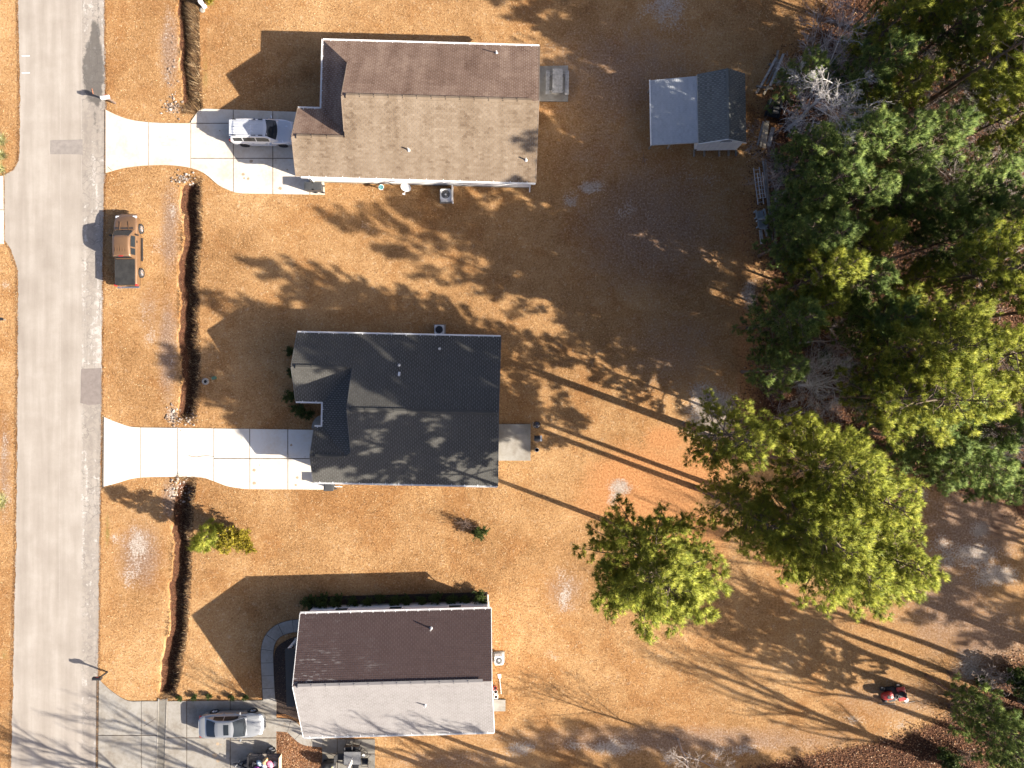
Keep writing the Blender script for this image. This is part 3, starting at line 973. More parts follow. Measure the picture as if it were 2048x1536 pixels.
def gutter(house, a, b, out, z, mat, hangers=14):
    """open white trough along an eave from a to b"""
    a = Vector((a[0], a[1], z)); b = Vector((b[0], b[1], z)); o = Vector((out[0], out[1], 0))
    mb = MB()
    mb.bar(a + o * .095, b + o * .095, .02, .11)
    mb.bar(a + o * .05 - Vector((0, 0, .045)), b + o * .05 - Vector((0, 0, .045)), .08, .015)
    mb.bar(a + o * .004, b + o * .004, .012, .11)
    g = mb.build("gutter", mat, house)
    if hangers:
        mb = MB()
        for i in range(hangers):
            p = a.lerp(b, (i + .5) / hangers)
            mb.bar(p - o * .10 + Vector((0, 0, .062)), p + o * .1 + Vector((0, 0, .058)), .035, .01)
        mb.build("gutter_hanger", mat, g, kind="stuff")
    return g

def vent_box(house, a, b, z, mat, wd=.3):
    a = Vector((a[0], a[1], z + .08)); b = Vector((b[0], b[1], z + .08))
    mb = MB(); d = (b - a).normalized(); sd = Vector((-d.y, d.x, 0))
    for sg in (-1, 1):
        vs = []
        for p in (a, b):
            vs += [tuple(p + Vector((0, 0, .03))), tuple(p + sd * sg * wd / 2 + Vector((0, 0, -.045))), tuple(p + sd * sg * wd / 2 + Vector((0, 0, -.085)))]
        f = [(0, 1, 4, 3), (1, 2, 5, 4)] if sg < 0 else [(0, 3, 4, 1), (1, 4, 5, 2)]
        mb.add(vs, f)
    # caps along the vent, one metre each
    L = (b - a).length; n = int(L / .9)
    for i in range(1, n):
        p = a + d * (L * i / n)
        mb.bar(p + sd * -.1 + Vector((0, 0, .0)), p + sd * .1 + Vector((0, 0, .0)), .03, .07)
    mb.build("ridge_vent", mat, house)

def pipe(house, x, y, zr, h=.35, rad=.045, mat=None):
    mb = MB(); mb.lathe((x, y, zr - .1), [(rad, 0), (rad, h + .1), (rad * .75, h + .1), (rad * .7, h + .05)], 10, cap=False)
    p = mb.build("vent_pipe", mat or M['white_trim'], house)
    mb = MB(); mb.lathe((x, y, zr - .04), [(.13, 0), (.1, .06), (rad + .01, .12)], 10)
    mb.build("flashing", M['alu'], p)

def rake(house, pts, mat, wd=.05, ht=.18):
    mb = MB()
    for a, b in zip(pts[:-1], pts[1:]):
        mb.bar((a[0], a[1], a[2] - .08), (b[0], b[1], b[2] - .08), wd, ht)
    mb.build("rake_board", mat, house)

def gable_wall(house, x, prof, mat, th=.12):
    """vertical gable face at x; prof = list of (y, z)"""
    mb = MB()
    vs = [(x, p[0], p[1]) for p in prof] + [(x + th, p[0], p[1]) for p in prof]
    n = len(prof)
    fs = [tuple(range(n)), tuple(range(2 * n - 1, n - 1, -1))] + [(i, n + i, n + (i + 1) % n, (i + 1) % n) for i in range(n)]
    mb.add(vs, fs)
    mb.build("gable", mat, house)

def local(house, px, py, z):
    """photograph pixel at height z -> house coordinates"""
    p = Vector(W3(px, py, z)) - Vector(house.location)
    p.rotate(Matrix.Rotation(-house.rotation_euler[2], 3, 'Z'))
    return p

def garage_door(house, x, y0, y1, h):
    mb = MB(); mb.box((x - .03, (y0 + y1) / 2, h / 2), (.03, y1 - y0, h)); 
    g = mb.build("garage_door", M['white_trim'], house)
    for r_ in range(4):
        mb = MB()
        for k in range(8):
            mb.box((x - .055, y0 + (y1 - y0) * (k + .5) / 8, h * (r_ + .5) / 4), (.02, (y1 - y0) / 8 - .12, h / 4 - .14))
        mb.build("door_panel", M['white'], g)

# ---- upper house: brown shingles
EV = 2.75
ox, oy, _ = W3(1071, 366, EV)
h1 = thing("house", "house under a weathered brown shingle roof, white car at its garage end", "house", (ox, oy, 0), R(-1.6))
r1, s1 = 5.2, .51
D = 9.62
zS = lambda x, y: EV + s1 * y
zN = lambda x, y: EV + s1 * (D - y)
zW = lambda x, y: EV + s1 * (x + 15.2)
zG = lambda x, y: EV + s1 * (4.8 - y)
MR = D / 2
roof_plane(h1, [(0, 0), (0, MR), (-13.2, MR), (-13.2, 0)], zS, (0, 1), M['sh_brown'], M['soffit'])
roof_plane(h1, [(0, D), (-13.2, D), (-13.2, MR), (0, MR)], zN, (0, -1), M['sh_brown_n'], M['soffit'])
roof_plane(h1, [(-13.2, D), (-15.2, D), (-13.2, D - 2)], zN, (0, -1), M['sh_brown_n'], M['soffit'])
roof_plane(h1, [(-15.2, D), (-15.2, 4.8), (-13.2, 2.8), (-13.2, D - 2)], zW, (1, 0), M['sh_brown_n'], M['soffit'])
roof_plane(h1, [(-16.84, 0), (-13.2, 0), (-13.2, 2.4), (-16.84, 2.4)], zS, (0, 1), M['sh_brown'], M['soffit'])
roof_plane(h1, [(-16.84, 4.8), (-15.2, 4.8), (-13.2, 2.8), (-13.2, 2.4), (-16.84, 2.4)], zG, (0, -1), M['sh_brown_n'], M['soffit'])
gable_wall(h1, -13.08, [(2.4, 3.85), (2.8, 3.66), (7.6, 3.66), (MR, 5.05)], M['siding_grey'])
walls(h1, [(-.3, .4), (-.3, D - .4), (-14.9, D - .4), (-14.9, 5.0), (-14.0, 5.0), (-14.0, 4.4), (-16.55, 4.4), (-16.55, .4)], EV - .1, M['white'])
gable_wall(h1, -.4, [(.4, 2.6), (D - .4, 2.6), (MR, 4.95)], M['white'])
gable_wall(h1, -16.5, [(.4, 2.6), (4.4, 2.6), (2.4, 3.75)], M['white'])
garage_door(h1, -16.56, .75, 4.1, 2.2)
for x_ in (-2.4, -6.2, -10.5): window(h1, (x_, .4, 1.5), .9, 1.1, 'x', -1)
for x_ in (-3, -8, -12): window(h1, (x_, D - .4, 1.5), .9, 1.1, 'x', 1)
for y_ in (2.2, 7.3): window(h1, (-.3, y_, 1.5), 1.2, 1.1, 'y', 1)
mb = MB(); mb.box((-.27, 5.2, 1.2), (.05, 1.6, 2.1)); dd = mb.build("patio_door", M['glass'], h1)
mb = MB(); mb.box((-.25, 5.2, 1.2), (.06, .06, 2.1)); mb.box((-.25, 5.2, 2.28), (.06, 1.7, .08)); mb.build("frame", M['white_trim'], dd)
# the south wall steps out under the eave, pale in the sun
gutter(h1, (-15.2, D), (0, D), (0, 1), EV - .02, M['white_trim'])
gutter(h1, (-15.2, 4.85), (-15.2, D + .08), (-1, 0), EV - .02, M['white_trim'], 6)
gutter(h1, (-16.84, 4.8), (-15.25, 4.8), (0, 1), EV - .02, M['white_trim'], 2)
gutter(h1, (-16.5, 0), (0, 0), (0, -1), EV - .02, M['white_trim'])
M['drip_brown'] = plain('brown_drip_edge', (.2, .15, .11), .7)
M['drip_dark'] = plain('charcoal_drip_edge', (.07, .07, .068), .7)
rake(h1, [(.02, 0, EV), (.02, MR, r1), (.02, D, EV)], M['drip_brown'])
rake(h1, [(-16.86, 0, EV), (-16.86, 2.4, EV + s1 * 2.4), (-16.86, 4.8, EV)], M['drip_brown'])
rake(h1, [(-13.22, 2.8, zS(0, 2.8)), (-13.22, MR, r1), (-13.22, D - 2, zS(0, 2))], M['drip_brown'])
vent_box(h1, (-12.9, MR), (-.45, MR), r1, M['sh_brown'], .32)
vent_box(h1, (-16.5, 2.4), (-13.3, 2.4), EV + s1 * 2.4, M['sh_brown'], .3)
for (px, py) in ((993, 105), (817, 299), (1052, 319)):
    zr = 4
    for _ in range(4):
        p = local(h1, px, py, zr); zr = min(zS(0, p.y), zN(0, p.y)) + .1
    pipe(h1, p.x, p.y, zr - .1)
for x_ in (-16.3, -.35):
    mb = MB()
    mb.tube([(x_, -.06, EV - .05), (x_, .1, EV - .35), (x_, .36, EV - .6), (x_, .36, .25), (x_, .05, .08)], .04, 6)
    mb.build("downspout", M['white_trim'], h1)
mb = MB(); mb.tube([(-15.22, D + .02, EV - .05), (-15.05, D - .2, EV - .4), (-14.95, D - .34, EV - .7), (-14.95, D - .34, .1)], .04, 6)
mb.build("downspout", M['white_trim'], h1)

# ---- middle house: charcoal shingles
ox, oy, _ = W3(995, 972, EV)
h2 = thing("house", "house with a dark charcoal shingle roof and a notched front corner", "house", (ox, oy, 0), R(-1.2))
s2 = .5; D2 = 10.5; M2 = 5.25; r2 = EV + s2 * M2
zS = lambda x, y: EV + s2 * y
zN = lambda x, y: EV + s2 * (D2 - y)
zW = lambda x, y: EV + s2 * (x + 12.4)
zGn = lambda x, y: EV + s2 * (3.9 - y)
zBs = lambda x, y: EV + s2 * (y - 5.65)
roof_plane(h2, [(0, 0), (0, M2), (-10.1, M2), (-10.1, 0)], zS, (0, 1), M['sh_char'], M['soffit'])
roof_plane(h2, [(0, D2), (-10.1, D2), (-10.1, M2), (0, M2)], zN, (0, -1), M['sh_char'], M['soffit'])
roof_plane(h2, [(-10.1, D2), (-14.3, D2), (-14.3, 8.07), (-10.1, 8.07)], zN, (0, -1), M['sh_char'], M['soffit'])
roof_plane(h2, [(-14.3, 5.65), (-12.4, 5.65), (-10.1, 7.95), (-10.1, 8.07), (-14.3, 8.07)], zBs, (0, 1), M['sh_char'], M['soffit'])
roof_plane(h2, [(-12.4, 5.65), (-12.4, 3.9), (-10.45, 1.95), (-10.1, 2.3), (-10.1, 7.95)], zW, (1, 0), M['sh_char'], M['soffit'])
roof_plane(h2, [(-12.95, 3.9), (-12.95, 1.95), (-10.45, 1.95), (-12.4, 3.9)], zGn, (0, -1), M['sh_char'], M['soffit'])
roof_plane(h2, [(-12.95, 0), (-10.1, 0), (-10.1, 1.95), (-12.95, 1.95)], zS, (0, 1), M['sh_char'], M['soffit'])
roof_plane(h2, [(-10.1, 1.95), (-10.1, 2.3), (-10.45, 1.95)], zS, (0, 1), M['sh_char'], M['soffit'])
gable_wall(h2, -10.0, [(2.3, 3.75), (8.1, 3.75), (M2, r2 - .15)], M['siding_grey'])
walls(h2, [(-.3, .4), (-.3, D2 - .4), (-14.0, D2 - .4), (-14.0, 6.0), (-12.0, 6.0), (-11.2, 6.0), (-11.2, 3.5), (-12.65, 3.5), (-12.65, .4)], EV - .1, M['siding_grey'])
gable_wall(h2, -.4, [(.4, 2.6), (D2 - .4, 2.6), (M2, r2 - .25)], M['siding_grey'])
gable_wall(h2, -12.62, [(.4, 2.6), (3.5, 2.6), (1.95, 3.5)], M['siding_grey'])
gable_wall(h2, -13.95, [(6.0, 2.6), (D2 - .4, 2.6), (8.07, 3.75)], M['siding_grey'])
garage_door(h2, -12.66, .7, 3.3, 2.2)
for x_ in (-2.4, -6.2, -9): window(h2, (x_, .4, 1.5), .9, 1.1, 'x', -1)
for x_ in (-2.8, -7, -12): window(h2, (x_, D2 - .4, 1.5), .9, 1.1, 'x', 1)
window(h2, (-14.0, 8.1, 1.5), 1.5, 1.2, 'y', -1)
mb = MB(); mb.box((-.27, 4.2, 1.2), (.05, 1.6, 2.1)); dd = mb.build("patio_door", M['glass'], h2)
mb = MB(); mb.box((-.25, 4.2, 1.2), (.06, .06, 2.1)); mb.box((-.25, 4.2, 2.28), (.06, 1.7, .08)); mb.build("frame", M['white_trim'], dd)
gutter(h2, (-14.3, D2), (0, D2), (0, 1), EV - .02, M['white_trim'])
gutter(h2, (-12.95, 0), (0, 0), (0, -1), EV - .02, M['white_trim'])
gutter(h2, (-14.3, 5.65), (-12.4, 5.65), (0, -1), EV - .02, M['white_trim'], 2)
gutter(h2, (-12.4, 3.9), (-12.4, 5.55), (-1, 0), EV - .02, M['white_trim'], 2)
gutter(h2, (-12.95, 3.9), (-12.5, 3.9), (0, 1), EV - .02, M['white_trim'], 1)
rake(h2, [(.02, 0, EV), (.02, M2, r2), (.02, D2, EV)], M['drip_dark'])
rake(h2, [(-12.97, 0, EV), (-12.97, 1.95, EV + s2 * 1.95), (-12.97, 3.9, EV)], M['drip_dark'])
rake(h2, [(-14.32, 5.65, EV), (-14.32, 8.07, EV + s2 * 2.43), (-14.32, D2, EV)], M['drip_dark'])
rake(h2, [(-10.12, 2.3, zS(0, 2.3)), (-10.12, M2, r2), (-10.12, 8.07, EV + s2 * 2.43)], M['drip_dark'])
vent_box(h2, (-9.8, M2), (-.3, M2), r2, M['sh_char'], .3)
vent_box(h2, (-14.0, 8.07), (-10.6, 8.07), EV + s2 * 2.43, M['sh_char'], .28)
vent_box(h2, (-12.6, 1.95), (-10.7, 1.95), EV + s2 * 1.95, M['sh_char'], .28)
for (px, py) in ((879, 698), (798, 731)):
    zr = 4
    for _ in range(4):
        p = local(h2, px, py, zr); zr = min(zS(0, p.y), zN(0, p.y)) + .1
    pipe(h2, p.x, p.y, zr - .1, .4, .055)
p = local(h2, 797, 748, 4.5)
mb = MB(); mb.box((p.x, p.y, zN(0, p.y) + .05), (.16, .3, .12), rx=-math.atan(s2)); mb.build("exhaust_vent", M['alu'], h2, bevel=.02)
for x_, y_, sg in ((-.35, -.06, 1), (-.35, D2 + .06, -1), (-13.9, D2 + .06, -1)):
    mb = MB(); mb.tube([(x_, y_, EV - .05), (x_, y_ + sg * .2, EV - .35), (x_, y_ + sg * .42, EV - .6), (x_, y_ + sg * .42, .1)], .04, 6)
    mb.build("downspout", M['white_trim'], h2)

# ---- lower house: dark brown north slope, pale south slope
EV3 = 2.6
ox, oy, _ = W3(607, 1474, EV3)
h3 = thing("house", "house with a stained dark brown roof slope and a pale grey one", "house", (ox, oy, 0), R(1.5))
D3 = 8.72; M3 = D3 / 2 + .1; s3 = .48; r3 = EV3 + s3 * M3; X3 = 13.45
zS = lambda x, y: EV3 + s3 * y
zN = lambda x, y: r3 - (r3 - EV3) / (D3 - M3) * (y - M3)
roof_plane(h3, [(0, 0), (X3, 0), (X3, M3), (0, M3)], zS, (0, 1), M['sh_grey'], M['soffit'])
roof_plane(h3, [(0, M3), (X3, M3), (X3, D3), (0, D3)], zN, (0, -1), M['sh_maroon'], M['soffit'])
walls(h3, [(.3, .4), (X3 - .25, .4), (X3 - .25, D3 - .25), (.3, D3 - .25)], EV3 - .08, M['siding'])
gable_wall(h3, X3 - .36, [(.4, 2.5), (D3 - .25, 2.5), (M3, r3 - .25)], M['siding'])
gable_wall(h3, .32, [(.4, 2.5), (D3 - .25, 2.5), (M3, r3 - .25)], M['siding'])
for x_ in (2.6, 6.5, 10.8): window(h3, (x_, D3 - .25, 1.5), .9, 1.1, 'x', 1)
for x_ in (4, 9): window(h3, (x_, .4, 1.5), .9, 1.1, 'x', -1)
window(h3, (X3 - .25, 6.5, 1.5), .9, 1.1, 'y', 1)
mb = MB(); mb.box((X3 - .22, 2.5, 1.15), (.05, .9, 2.05)); dd = mb.build("door", M['white_trim'], h3)
mb = MB(); mb.box((X3 - .17, 2.85, 1.1), (.06, .04, .04)); mb.build("handle", M['chrome'], dd)
gutter(h3, (0, D3), (X3, D3), (0, 1), EV3 - .02, M['white_trim'], 17)
gutter(h3, (0, 0), (X3, 0), (0, -1), EV3 - .02, M['white_trim'], 15)
rake(h3, [(-.02, 0, EV3), (-.02, M3, r3), (-.02, D3, EV3)], M['white'], .04)
rake(h3, [(X3 + .02, 0, EV3), (X3 + .02, M3, r3), (X3 + .02, D3, EV3)], M['white'], .04)
vent_box(h3, (.35, M3), (X3 - .6, M3), r3, M['sh_grey'], .34)
for (px, py) in ((862, 1258), (850, 1411)):
    zr = 4
    for _ in range(4):
        p = local(h3, px, py, zr); zr = min(zS(0, p.y), zN(0, p.y)) + .1
    pipe(h3, p.x, p.y, zr - .1, .42)
for x_, y_, sg in ((2.05, D3 + .06, -1), (X3 - .3, D3 + .06, -1), (.5, -.06, 1), (X3 - .4, -.06, 1)):
    mb = MB(); mb.tube([(x_, y_, EV3 - .05), (x_ + .05, y_ + sg * .1, EV3 - .3), (x_, y_ + sg * .27, EV3 - .5), (x_, y_ + sg * .27, .3), (x_, y_ - sg * .2, .1)], .045, 6)
    mb.build("downspout", M['white_trim'], h3)
# flat-roofed front porch
mb = MB(); mb.box((-.62, 4.1, 2.28), (1.2, 4.1, .14)); pr = mb.build("porch_roof", M['sh_char'], h3)
for y_ in (2.2, 6.0):
    mb = MB(); mb.box((-1.1, y_, 1.15), (.14, .14, 2.2)); mb.build("porch_post", M['white_trim'], h3)
mb = MB(); mb.box((-.62, 4.1, .1), (1.2, 4.1, .2)); mb.build("porch_floor", M['concrete_old'], h3)
mb = MB(); mb.box((.27, 4.1, 1.2), (.05, .95, 2.05)); mb.build("door", M['white_trim'], h3)

# ---- garden shed with its lean-to
SE_, SR = 1.95, 2.85
ox, oy, _ = W3(1394, 287, SE_)
ox += .1
sh = thing("shed", "grey shingled garden shed with pale plank gable and lighter lean-to roof", "shed", (ox, oy, 0), R(1.0))
p = Vector(W3(1490, 146, SE_)) - Vector(sh.location)
SX, SY = 3.42, 4.95
mxs = SX * .56
zA = lambda x, y: SE_ + (SR - SE_) * x / mxs
zB = lambda x, y: SR - (SR - SE_) * (x - mxs) / (SX - mxs)
roof_plane(sh, [(0, 0), (mxs, 0), (mxs, SY), (0, SY)], zA, (1, 0), M['sh_shed'], M['soffit'], .28, .15)
roof_plane(sh, [(mxs, 0), (SX, 0), (SX, SY), (mxs, SY)], zB, (-1, 0), M['sh_shed'], M['soffit'], .28, .15)
vent_box(sh, (mxs, .25), (mxs, SY - .2), SR, M['sh_shed'], .3)
mb = MB(); mb.prism([(.12, .12), (SX - .12, .12), (SX - .12, SY - .12), (.12, SY - .12)], .25, SE_ - .05); mb.build("wall", M['siding'], sh)
for y_, yy in ((.06, -1), (SY - .12, 1)):
    mb = MB()
    vs = [(.12, y_, SE_ - .1), (SX - .12, y_, SE_ - .1), (mxs, y_, SR - .12)]
    mb.add(vs + [(a[0], a[1] + .06, a[2]) for a in vs], [(0, 1, 2), (5, 4, 3), (0, 3, 4, 1), (1, 4, 5, 2), (2, 5, 3, 0)])
    mb.build("gable", M['siding'], sh)
for k in range(9):
    mb = MB(); x_ = .3 + k * (SX - .5) / 9 + .13
    mb.box((x_, .035, 1.1), ((SX - .5) / 9 - .03, .03, 1.65)); mb.build("plank", M['siding'], sh)
mb = MB(); mb.box((1.9, -.0, 2.25), (.75, .05, .26)); mb.build("gable_vent", M['black'], sh)
for k in range(3):
    mb = MB(); mb.box((1.9, -.03, 2.16 + k * .09), (.75, .03, .02), rx=.4); mb.build("louvre", M['siding'], sh)
for x_ in (.15, .9, 2.0, 2.7, 3.25):
    mb = MB(); mb.box((x_, -.1, .12), (.1, .5, .24)); mb.build("skid", M['old_wood'], sh)
mb = MB(); mb.bar((.0, -.02, SE_ - .06), (mxs, -.02, SR - .06), .04, .12); mb.bar((mxs, -.02, SR - .06), (SX, -.02, SE_ - .06), .04, .12); mb.build("rake_board", M['white'], sh)
zL = lambda x, y: SE_ - .08 + .07 * x
LX = -3.3
roof_plane(sh, [(LX, .05), (-.02, .1), (-.02, SY - .1), (LX, SY - .25)], zL, (1, 0), M['sh_leanto'], M['soffit'], .28, .15)
rake(sh, [(LX - .03, .03, zL(LX, 0) + .05), (LX - .03, SY - .22, zL(LX, 0) + .05)], M['white_trim'], .06, .16)
for x_ in (LX + .15, -1.8):
    for y_ in (.3, SY - .5):
        mb = MB(); mb.box((x_, y_, zL(x_, 0) / 2 - .07), (.1, .1, zL(x_, 0) - .14)); mb.build("post", M['old_wood'], sh)

# ------------------------------------------------------------------ vehicles
def paint(name, col, metal=.3, rough=.3):
    m, nt, b = new_mat(name)
    v = coords(nt)
    n1 = nz(nt, v, 1.2, 4); n2 = nz(nt, v, 60, 2)
    f = mth(nt, 'ADD', mth(nt, 'MULTIPLY', n1, .75), mth(nt, 'MULTIPLY', n2, .25))
    nt.links.new(mixc(nt, step(nt, f, .35, .65), tuple(c * .93 for c in col), col), b.inputs["Base Color"])
    b.inputs["Metallic"].default_value = metal
    nt.links.new(mth(nt, 'ADD', rough - .05, mth(nt, 'MULTIPLY', n1, .12)), b.inputs["Roughness"])
    b.inputs["Coat Weight"].default_value = .6
    b.inputs["Coat Roughness"].default_value = .08
    return m

def smooth_interp(x, xs, ys):
    """piecewise cubic-ish interpolation"""
    i = max(0, min(len(xs) - 2, int(np.searchsorted(xs, x) - 1)))
    t = (x - xs[i]) / (xs[i + 1] - xs[i]); t = min(1, max(0, t))
    m0 = (ys[min(i + 1, len(ys) - 1)] - ys[max(i - 1, 0)]) / max(1e-6, xs[min(i + 1, len(xs) - 1)] - xs[max(i - 1, 0)])
    m1 = (ys[min(i + 2, len(ys) - 1)] - ys[i]) / max(1e-6, xs[min(i + 2, len(xs) - 1)] - xs[i])
    h = xs[i + 1] - xs[i]
    m0 *= h; m1 *= h
    t2 = t * t; t3 = t2 * t
    return (2 * t3 - 3 * t2 + 1) * ys[i] + (t3 - 2 * t2 + t) * m0 + (-2 * t3 + 3 * t2) * ys[i + 1] + (t3 - t2) * m1

def car_body(st, name, mat, parent, wheels, wr, nx=60):
    """st: list of (x, halfwidth, deck height, bottom height, crown); x runs rear to front"""
    xs = [s[0] for s in st]
    prof = []
    mb = MB()
    X_ = list(np.linspace(xs[0], xs[-1], nx))
    rows = []
    for x in X_:
        hw, zt, zb, cr = (smooth_interp(x, xs, [s[k] for s in st]) for k in (1, 2, 3, 4))
        # wheel arch
        for wx in wheels:
            d = abs(x - wx)
            if d < wr * 1.15:
                zb = max(zb, .05 + math.sqrt((wr * 1.15) ** 2 - d * d) + wr * .95)
        zs = zt - .10
        zb2 = min(zb, zs - .05)
        ring = [(hw * .86, zb2), (hw * .97, zb2 + .01), (hw, zb2 + (zs - zb2) * .35), (hw * .995, zb2 + (zs - zb2) * .7), (hw * .955, zs), (hw * .90, zt - .025), (hw * .78, zt), (hw * .5, zt + cr * .7), (0, zt + cr)]
        row = [(x, -y, z) for y, z in ring] + [(x, y, z) for y, z in ring[-2::-1]]
        rows.append(row)
    n = len(rows[0])
    vs = [v for r_ in rows for v in r_]
    fs = []
    for i in range(nx - 1):
        for k in range(n - 1):
            fs.append((i * n + k, (i + 1) * n + k, (i + 1) * n + k + 1, i * n + k + 1))
    fs.append(tuple(range(n - 1, -1, -1)))
    fs.append(tuple((nx - 1) * n + k for k in range(n)))
    mb.add(vs, fs)
    return mb.build(name, mat, parent, smooth=True)

class Cabin:
    """greenhouse: top profile (x, z), belt and roof half widths as functions of x"""
    def __init__(s, top, belt, wb, wt, crown=.05):
        s.top = top; s.belt = belt; s.wb = wb; s.wt = wt; s.cr = crown
        s.x0 = top[0][0]; s.x1 = top[-1][0]
    def ztop(s, x):
        return float(np.interp(x, [p[0] for p in s.top], [p[1] for p in s.top]))
    def f(s, x, v, off=0.0):
        """v in -1..1 : |v|<=.6 is top, beyond is the side down to the belt"""
        zt = s.ztop(x); zb = float(np.interp(x, [p[0] for p in s.belt], [p[1] for p in s.belt]))
        zt = max(zt, zb + .001)
        zr = max(p[1] for p in s.top)
        q = min(1, (zt - zb) / (zr - zb))
        wb = float(np.interp(x, [p[0] for p in s.wb], [p[1] for p in s.wb])); wt = wb + (s.wt - wb) * q
        sg = 1 if v >= 0 else -1; a = abs(v)
        if a <= .6:
            t = a / .6
            y = wt * t; z = zt + s.cr * (1 - t * t) * q - .02 * t ** 6 * q
            return Vector((x, sg * (y), z + off * .9))
        t = (a - .6) / .4
        zt2 = zt - .02 * q
        y = wt + (wb - wt) * (t ** 1.15); z = zt2 + (zb - zt2) * t
        return Vector((x, sg * (y + off), z + off * .3))
    def patch(s, xs, vs_, off=.008, warp=None):
        mb = MB(); vs = []; n = len(vs_)
        for x in xs:
            for v in vs_:
                xx = x + (warp(v) if warp else 0)
                vs.append(tuple(s.f(xx, v, off)))
        fs = [(i * n + k, (i + 1) * n + k, (i + 1) * n + k + 1, i * n + k + 1) for i in range(len(xs) - 1) for k in range(n - 1)]
        mb.add(vs, fs)
        return mb

def wheel(parent, x, y, r_, side, rim_mat, wdt=.2, rimr=.62):
    mb = MB()
    prof = [(r_ * rimr, -wdt / 2), (r_ * .93, -wdt / 2), (r_, -wdt / 2 + .035), (r_, wdt / 2 - .035), (r_ * .93, wdt / 2), (r_ * rimr, wdt / 2)]
    mb.lathe((x, y, r_), prof, 24, 'y', cap=False)
    wl = mb.build("wheel", M['rubber'], parent, smooth=True)
    mb = MB()
    yo = y + side * (wdt / 2 - .03)
    mb.lathe((x, yo, r_), [(r_ * rimr, -.02), (r_ * rimr, .02), (r_ * rimr * .9, .02 if side > 0 else .0), (0.02, .0)], 20, 'y')
    for k in range(5):
        a = k * 2 * PI / 5
        mb.bar((x, yo + side * .02, r_), (x + math.cos(a) * r_ * rimr * .9, yo + side * .015, r_ + math.sin(a) * r_ * rimr * .9), .06, .03)
    mb.lathe((x, yo, r_), [(.06, -.01), (.06, side * .045 if side > 0 else -.045), (.01, side * .05)], 12, 'y')
    mb.build("rim", rim_mat, wl)
    return wl

def mirror(parent, x, y, z, side, mat):
    mb = MB(); mb.box((x, y + side * .11, z), (.1, .2, .13)); mb.bar((x, y - side * .03, z - .03), (x, y + side * .04, z - .02), .06)
    return mb.build("mirror", mat, parent, bevel=.03)

silver = paint('silver_paint', (.34, .35, .36), .5, .3)
whitep = paint('pearl_silver_paint', (.6, .62, .66), .25, .25)
gold = paint('bronze_paint', (.2, .115, .062), .35, .3)

# ---- wagon / crossover on the upper driveway: front to the right (+x)
cx_, cy_ = W(530, 261, 0)[0], W(530, 263, .9)[1]
suv = thing("suv", "silver white crossover with roof rails parked nose-in at the brown-roofed house's garage", "car", ((W(461, 262, .9)[0] + W(589, 262, .8)[0]) / 2, cy_ + .0, .06), R(-.5))
L = 2.36
st = [(-L, .62, .95, .45, .0), (-L + .06, .76, 1.0, .40, .0), (-L + .25, .86, 1.03, .32, .01), (-1.4, .91, 1.04, .26, .02), (0, .925, 1.02, .24, .03), (1.0, .92, 1.03, .26, .05), (1.6, .90, .98, .28, .06), (2.0, .82, .90, .3, .06), (2.22, .68, .80, .32, .04), (L, .45, .68, .4, .02)]
car_body(st, "body", whitep, suv, (-1.42, 1.38), .35)
cab = Cabin([(-2.22, 1.02), (-2.05, 1.55), (-1.85, 1.62), (-.9, 1.67), (.35, 1.64), (.55, 1.58), (1.22, 1.04)], [(-2.3, 1.0), (1.3, 1.0)], [(-2.25, .8), (-1.8, .84), (.3, .86), (.8, .84), (1.3, .76)], .62, .04)
V_ = [-1, -.92, -.84, -.76, -.68, -.6, -.45, -.3, -.15, 0, .15, .3, .45, .6, .68, .76, .84, .92, 1]
xs_ = sorted(set(list(np.linspace(-2.22, 1.22, 30)) + [-2.05, -1.85, .35, .55]))
cab.patch(xs_, V_, 0).build("cabin", whitep, suv, smooth=True)
bow = lambda v: -.12 * (v / .6) ** 2
cab.patch(np.linspace(.56, 1.18, 8), list(np.linspace(-.55, .55, 11)), .01, bow).build("windshield", M['glass'], suv, smooth=True)
cab.patch(np.linspace(-2.2, -2.09, 4), list(np.linspace(-.5, .5, 9)), .01).build("rear_window", M['glass'], suv, smooth=True)
for sg in (-1, 1):
    for a, b in ((-1.95, -1.3), (-1.22, -.35), (-.28, .62)):
        vv = [sg * v for v in np.linspace(.70, .93, 5)]
        cab.patch(np.linspace(a, b, 6), vv, .01, None).build("side_window", M['glass'], suv, smooth=True)
    mb = MB(); mb.tube([(-1.85, sg * .56, 1.64), (-1.8, sg * .57, 1.72), (-.9, sg * .58, 1.75), (.2, sg * .57, 1.71), (.28, sg * .57, 1.65)], .022, 6); rl = mb.build("roof_rail", M['alu'], suv)
    for x_ in (-1.75, -.35, .15):
        mb = MB(); mb.box((x_, sg * .575, 1.71), (.3, .06, .07)); mb.build("rail_foot", M['black'], rl)
    for x_ in (-1.42, 1.38): wheel(suv, x_, sg * .80, .35, sg, M['dark_metal'])
    mirror(suv, .72, sg * .9, 1.08, sg, whitep)
    mb = MB(); mb.blob((2.05, sg * .62, .80), (.2, .14, .08), 3); mb.build("headlight", M['lamp_clear'], suv, smooth=True)
    mb = MB(); mb.box((-2.28, sg * .68, 1.0), (.1, .14, .25)); mb.build("taillight", M['red'], suv, bevel=.03)
    for x_ in (-.6, .35):
        mb = MB(); mb.box((x_, sg * .93, .92), (.16, .03, .03)); mb.build("door_handle", M['chrome'], suv)
for k in range(5):
    mb = MB(); mb.box((-.85, -.4 + k * .2, 1.715 - abs(k - 2) * .008), (1.9, .018, .012)); mb.build("roof_rib", whitep, suv)
mb = MB(); mb.box((-2.4, 0, .6), (.16, 1.5, .22)); mb.build("rear_bumper", M['black'], suv, bevel=.05)
mb = MB(); mb.box((2.32, 0, .58), (.08, .9, .2)); mb.build("grille", M['black'], suv, bevel=.03)
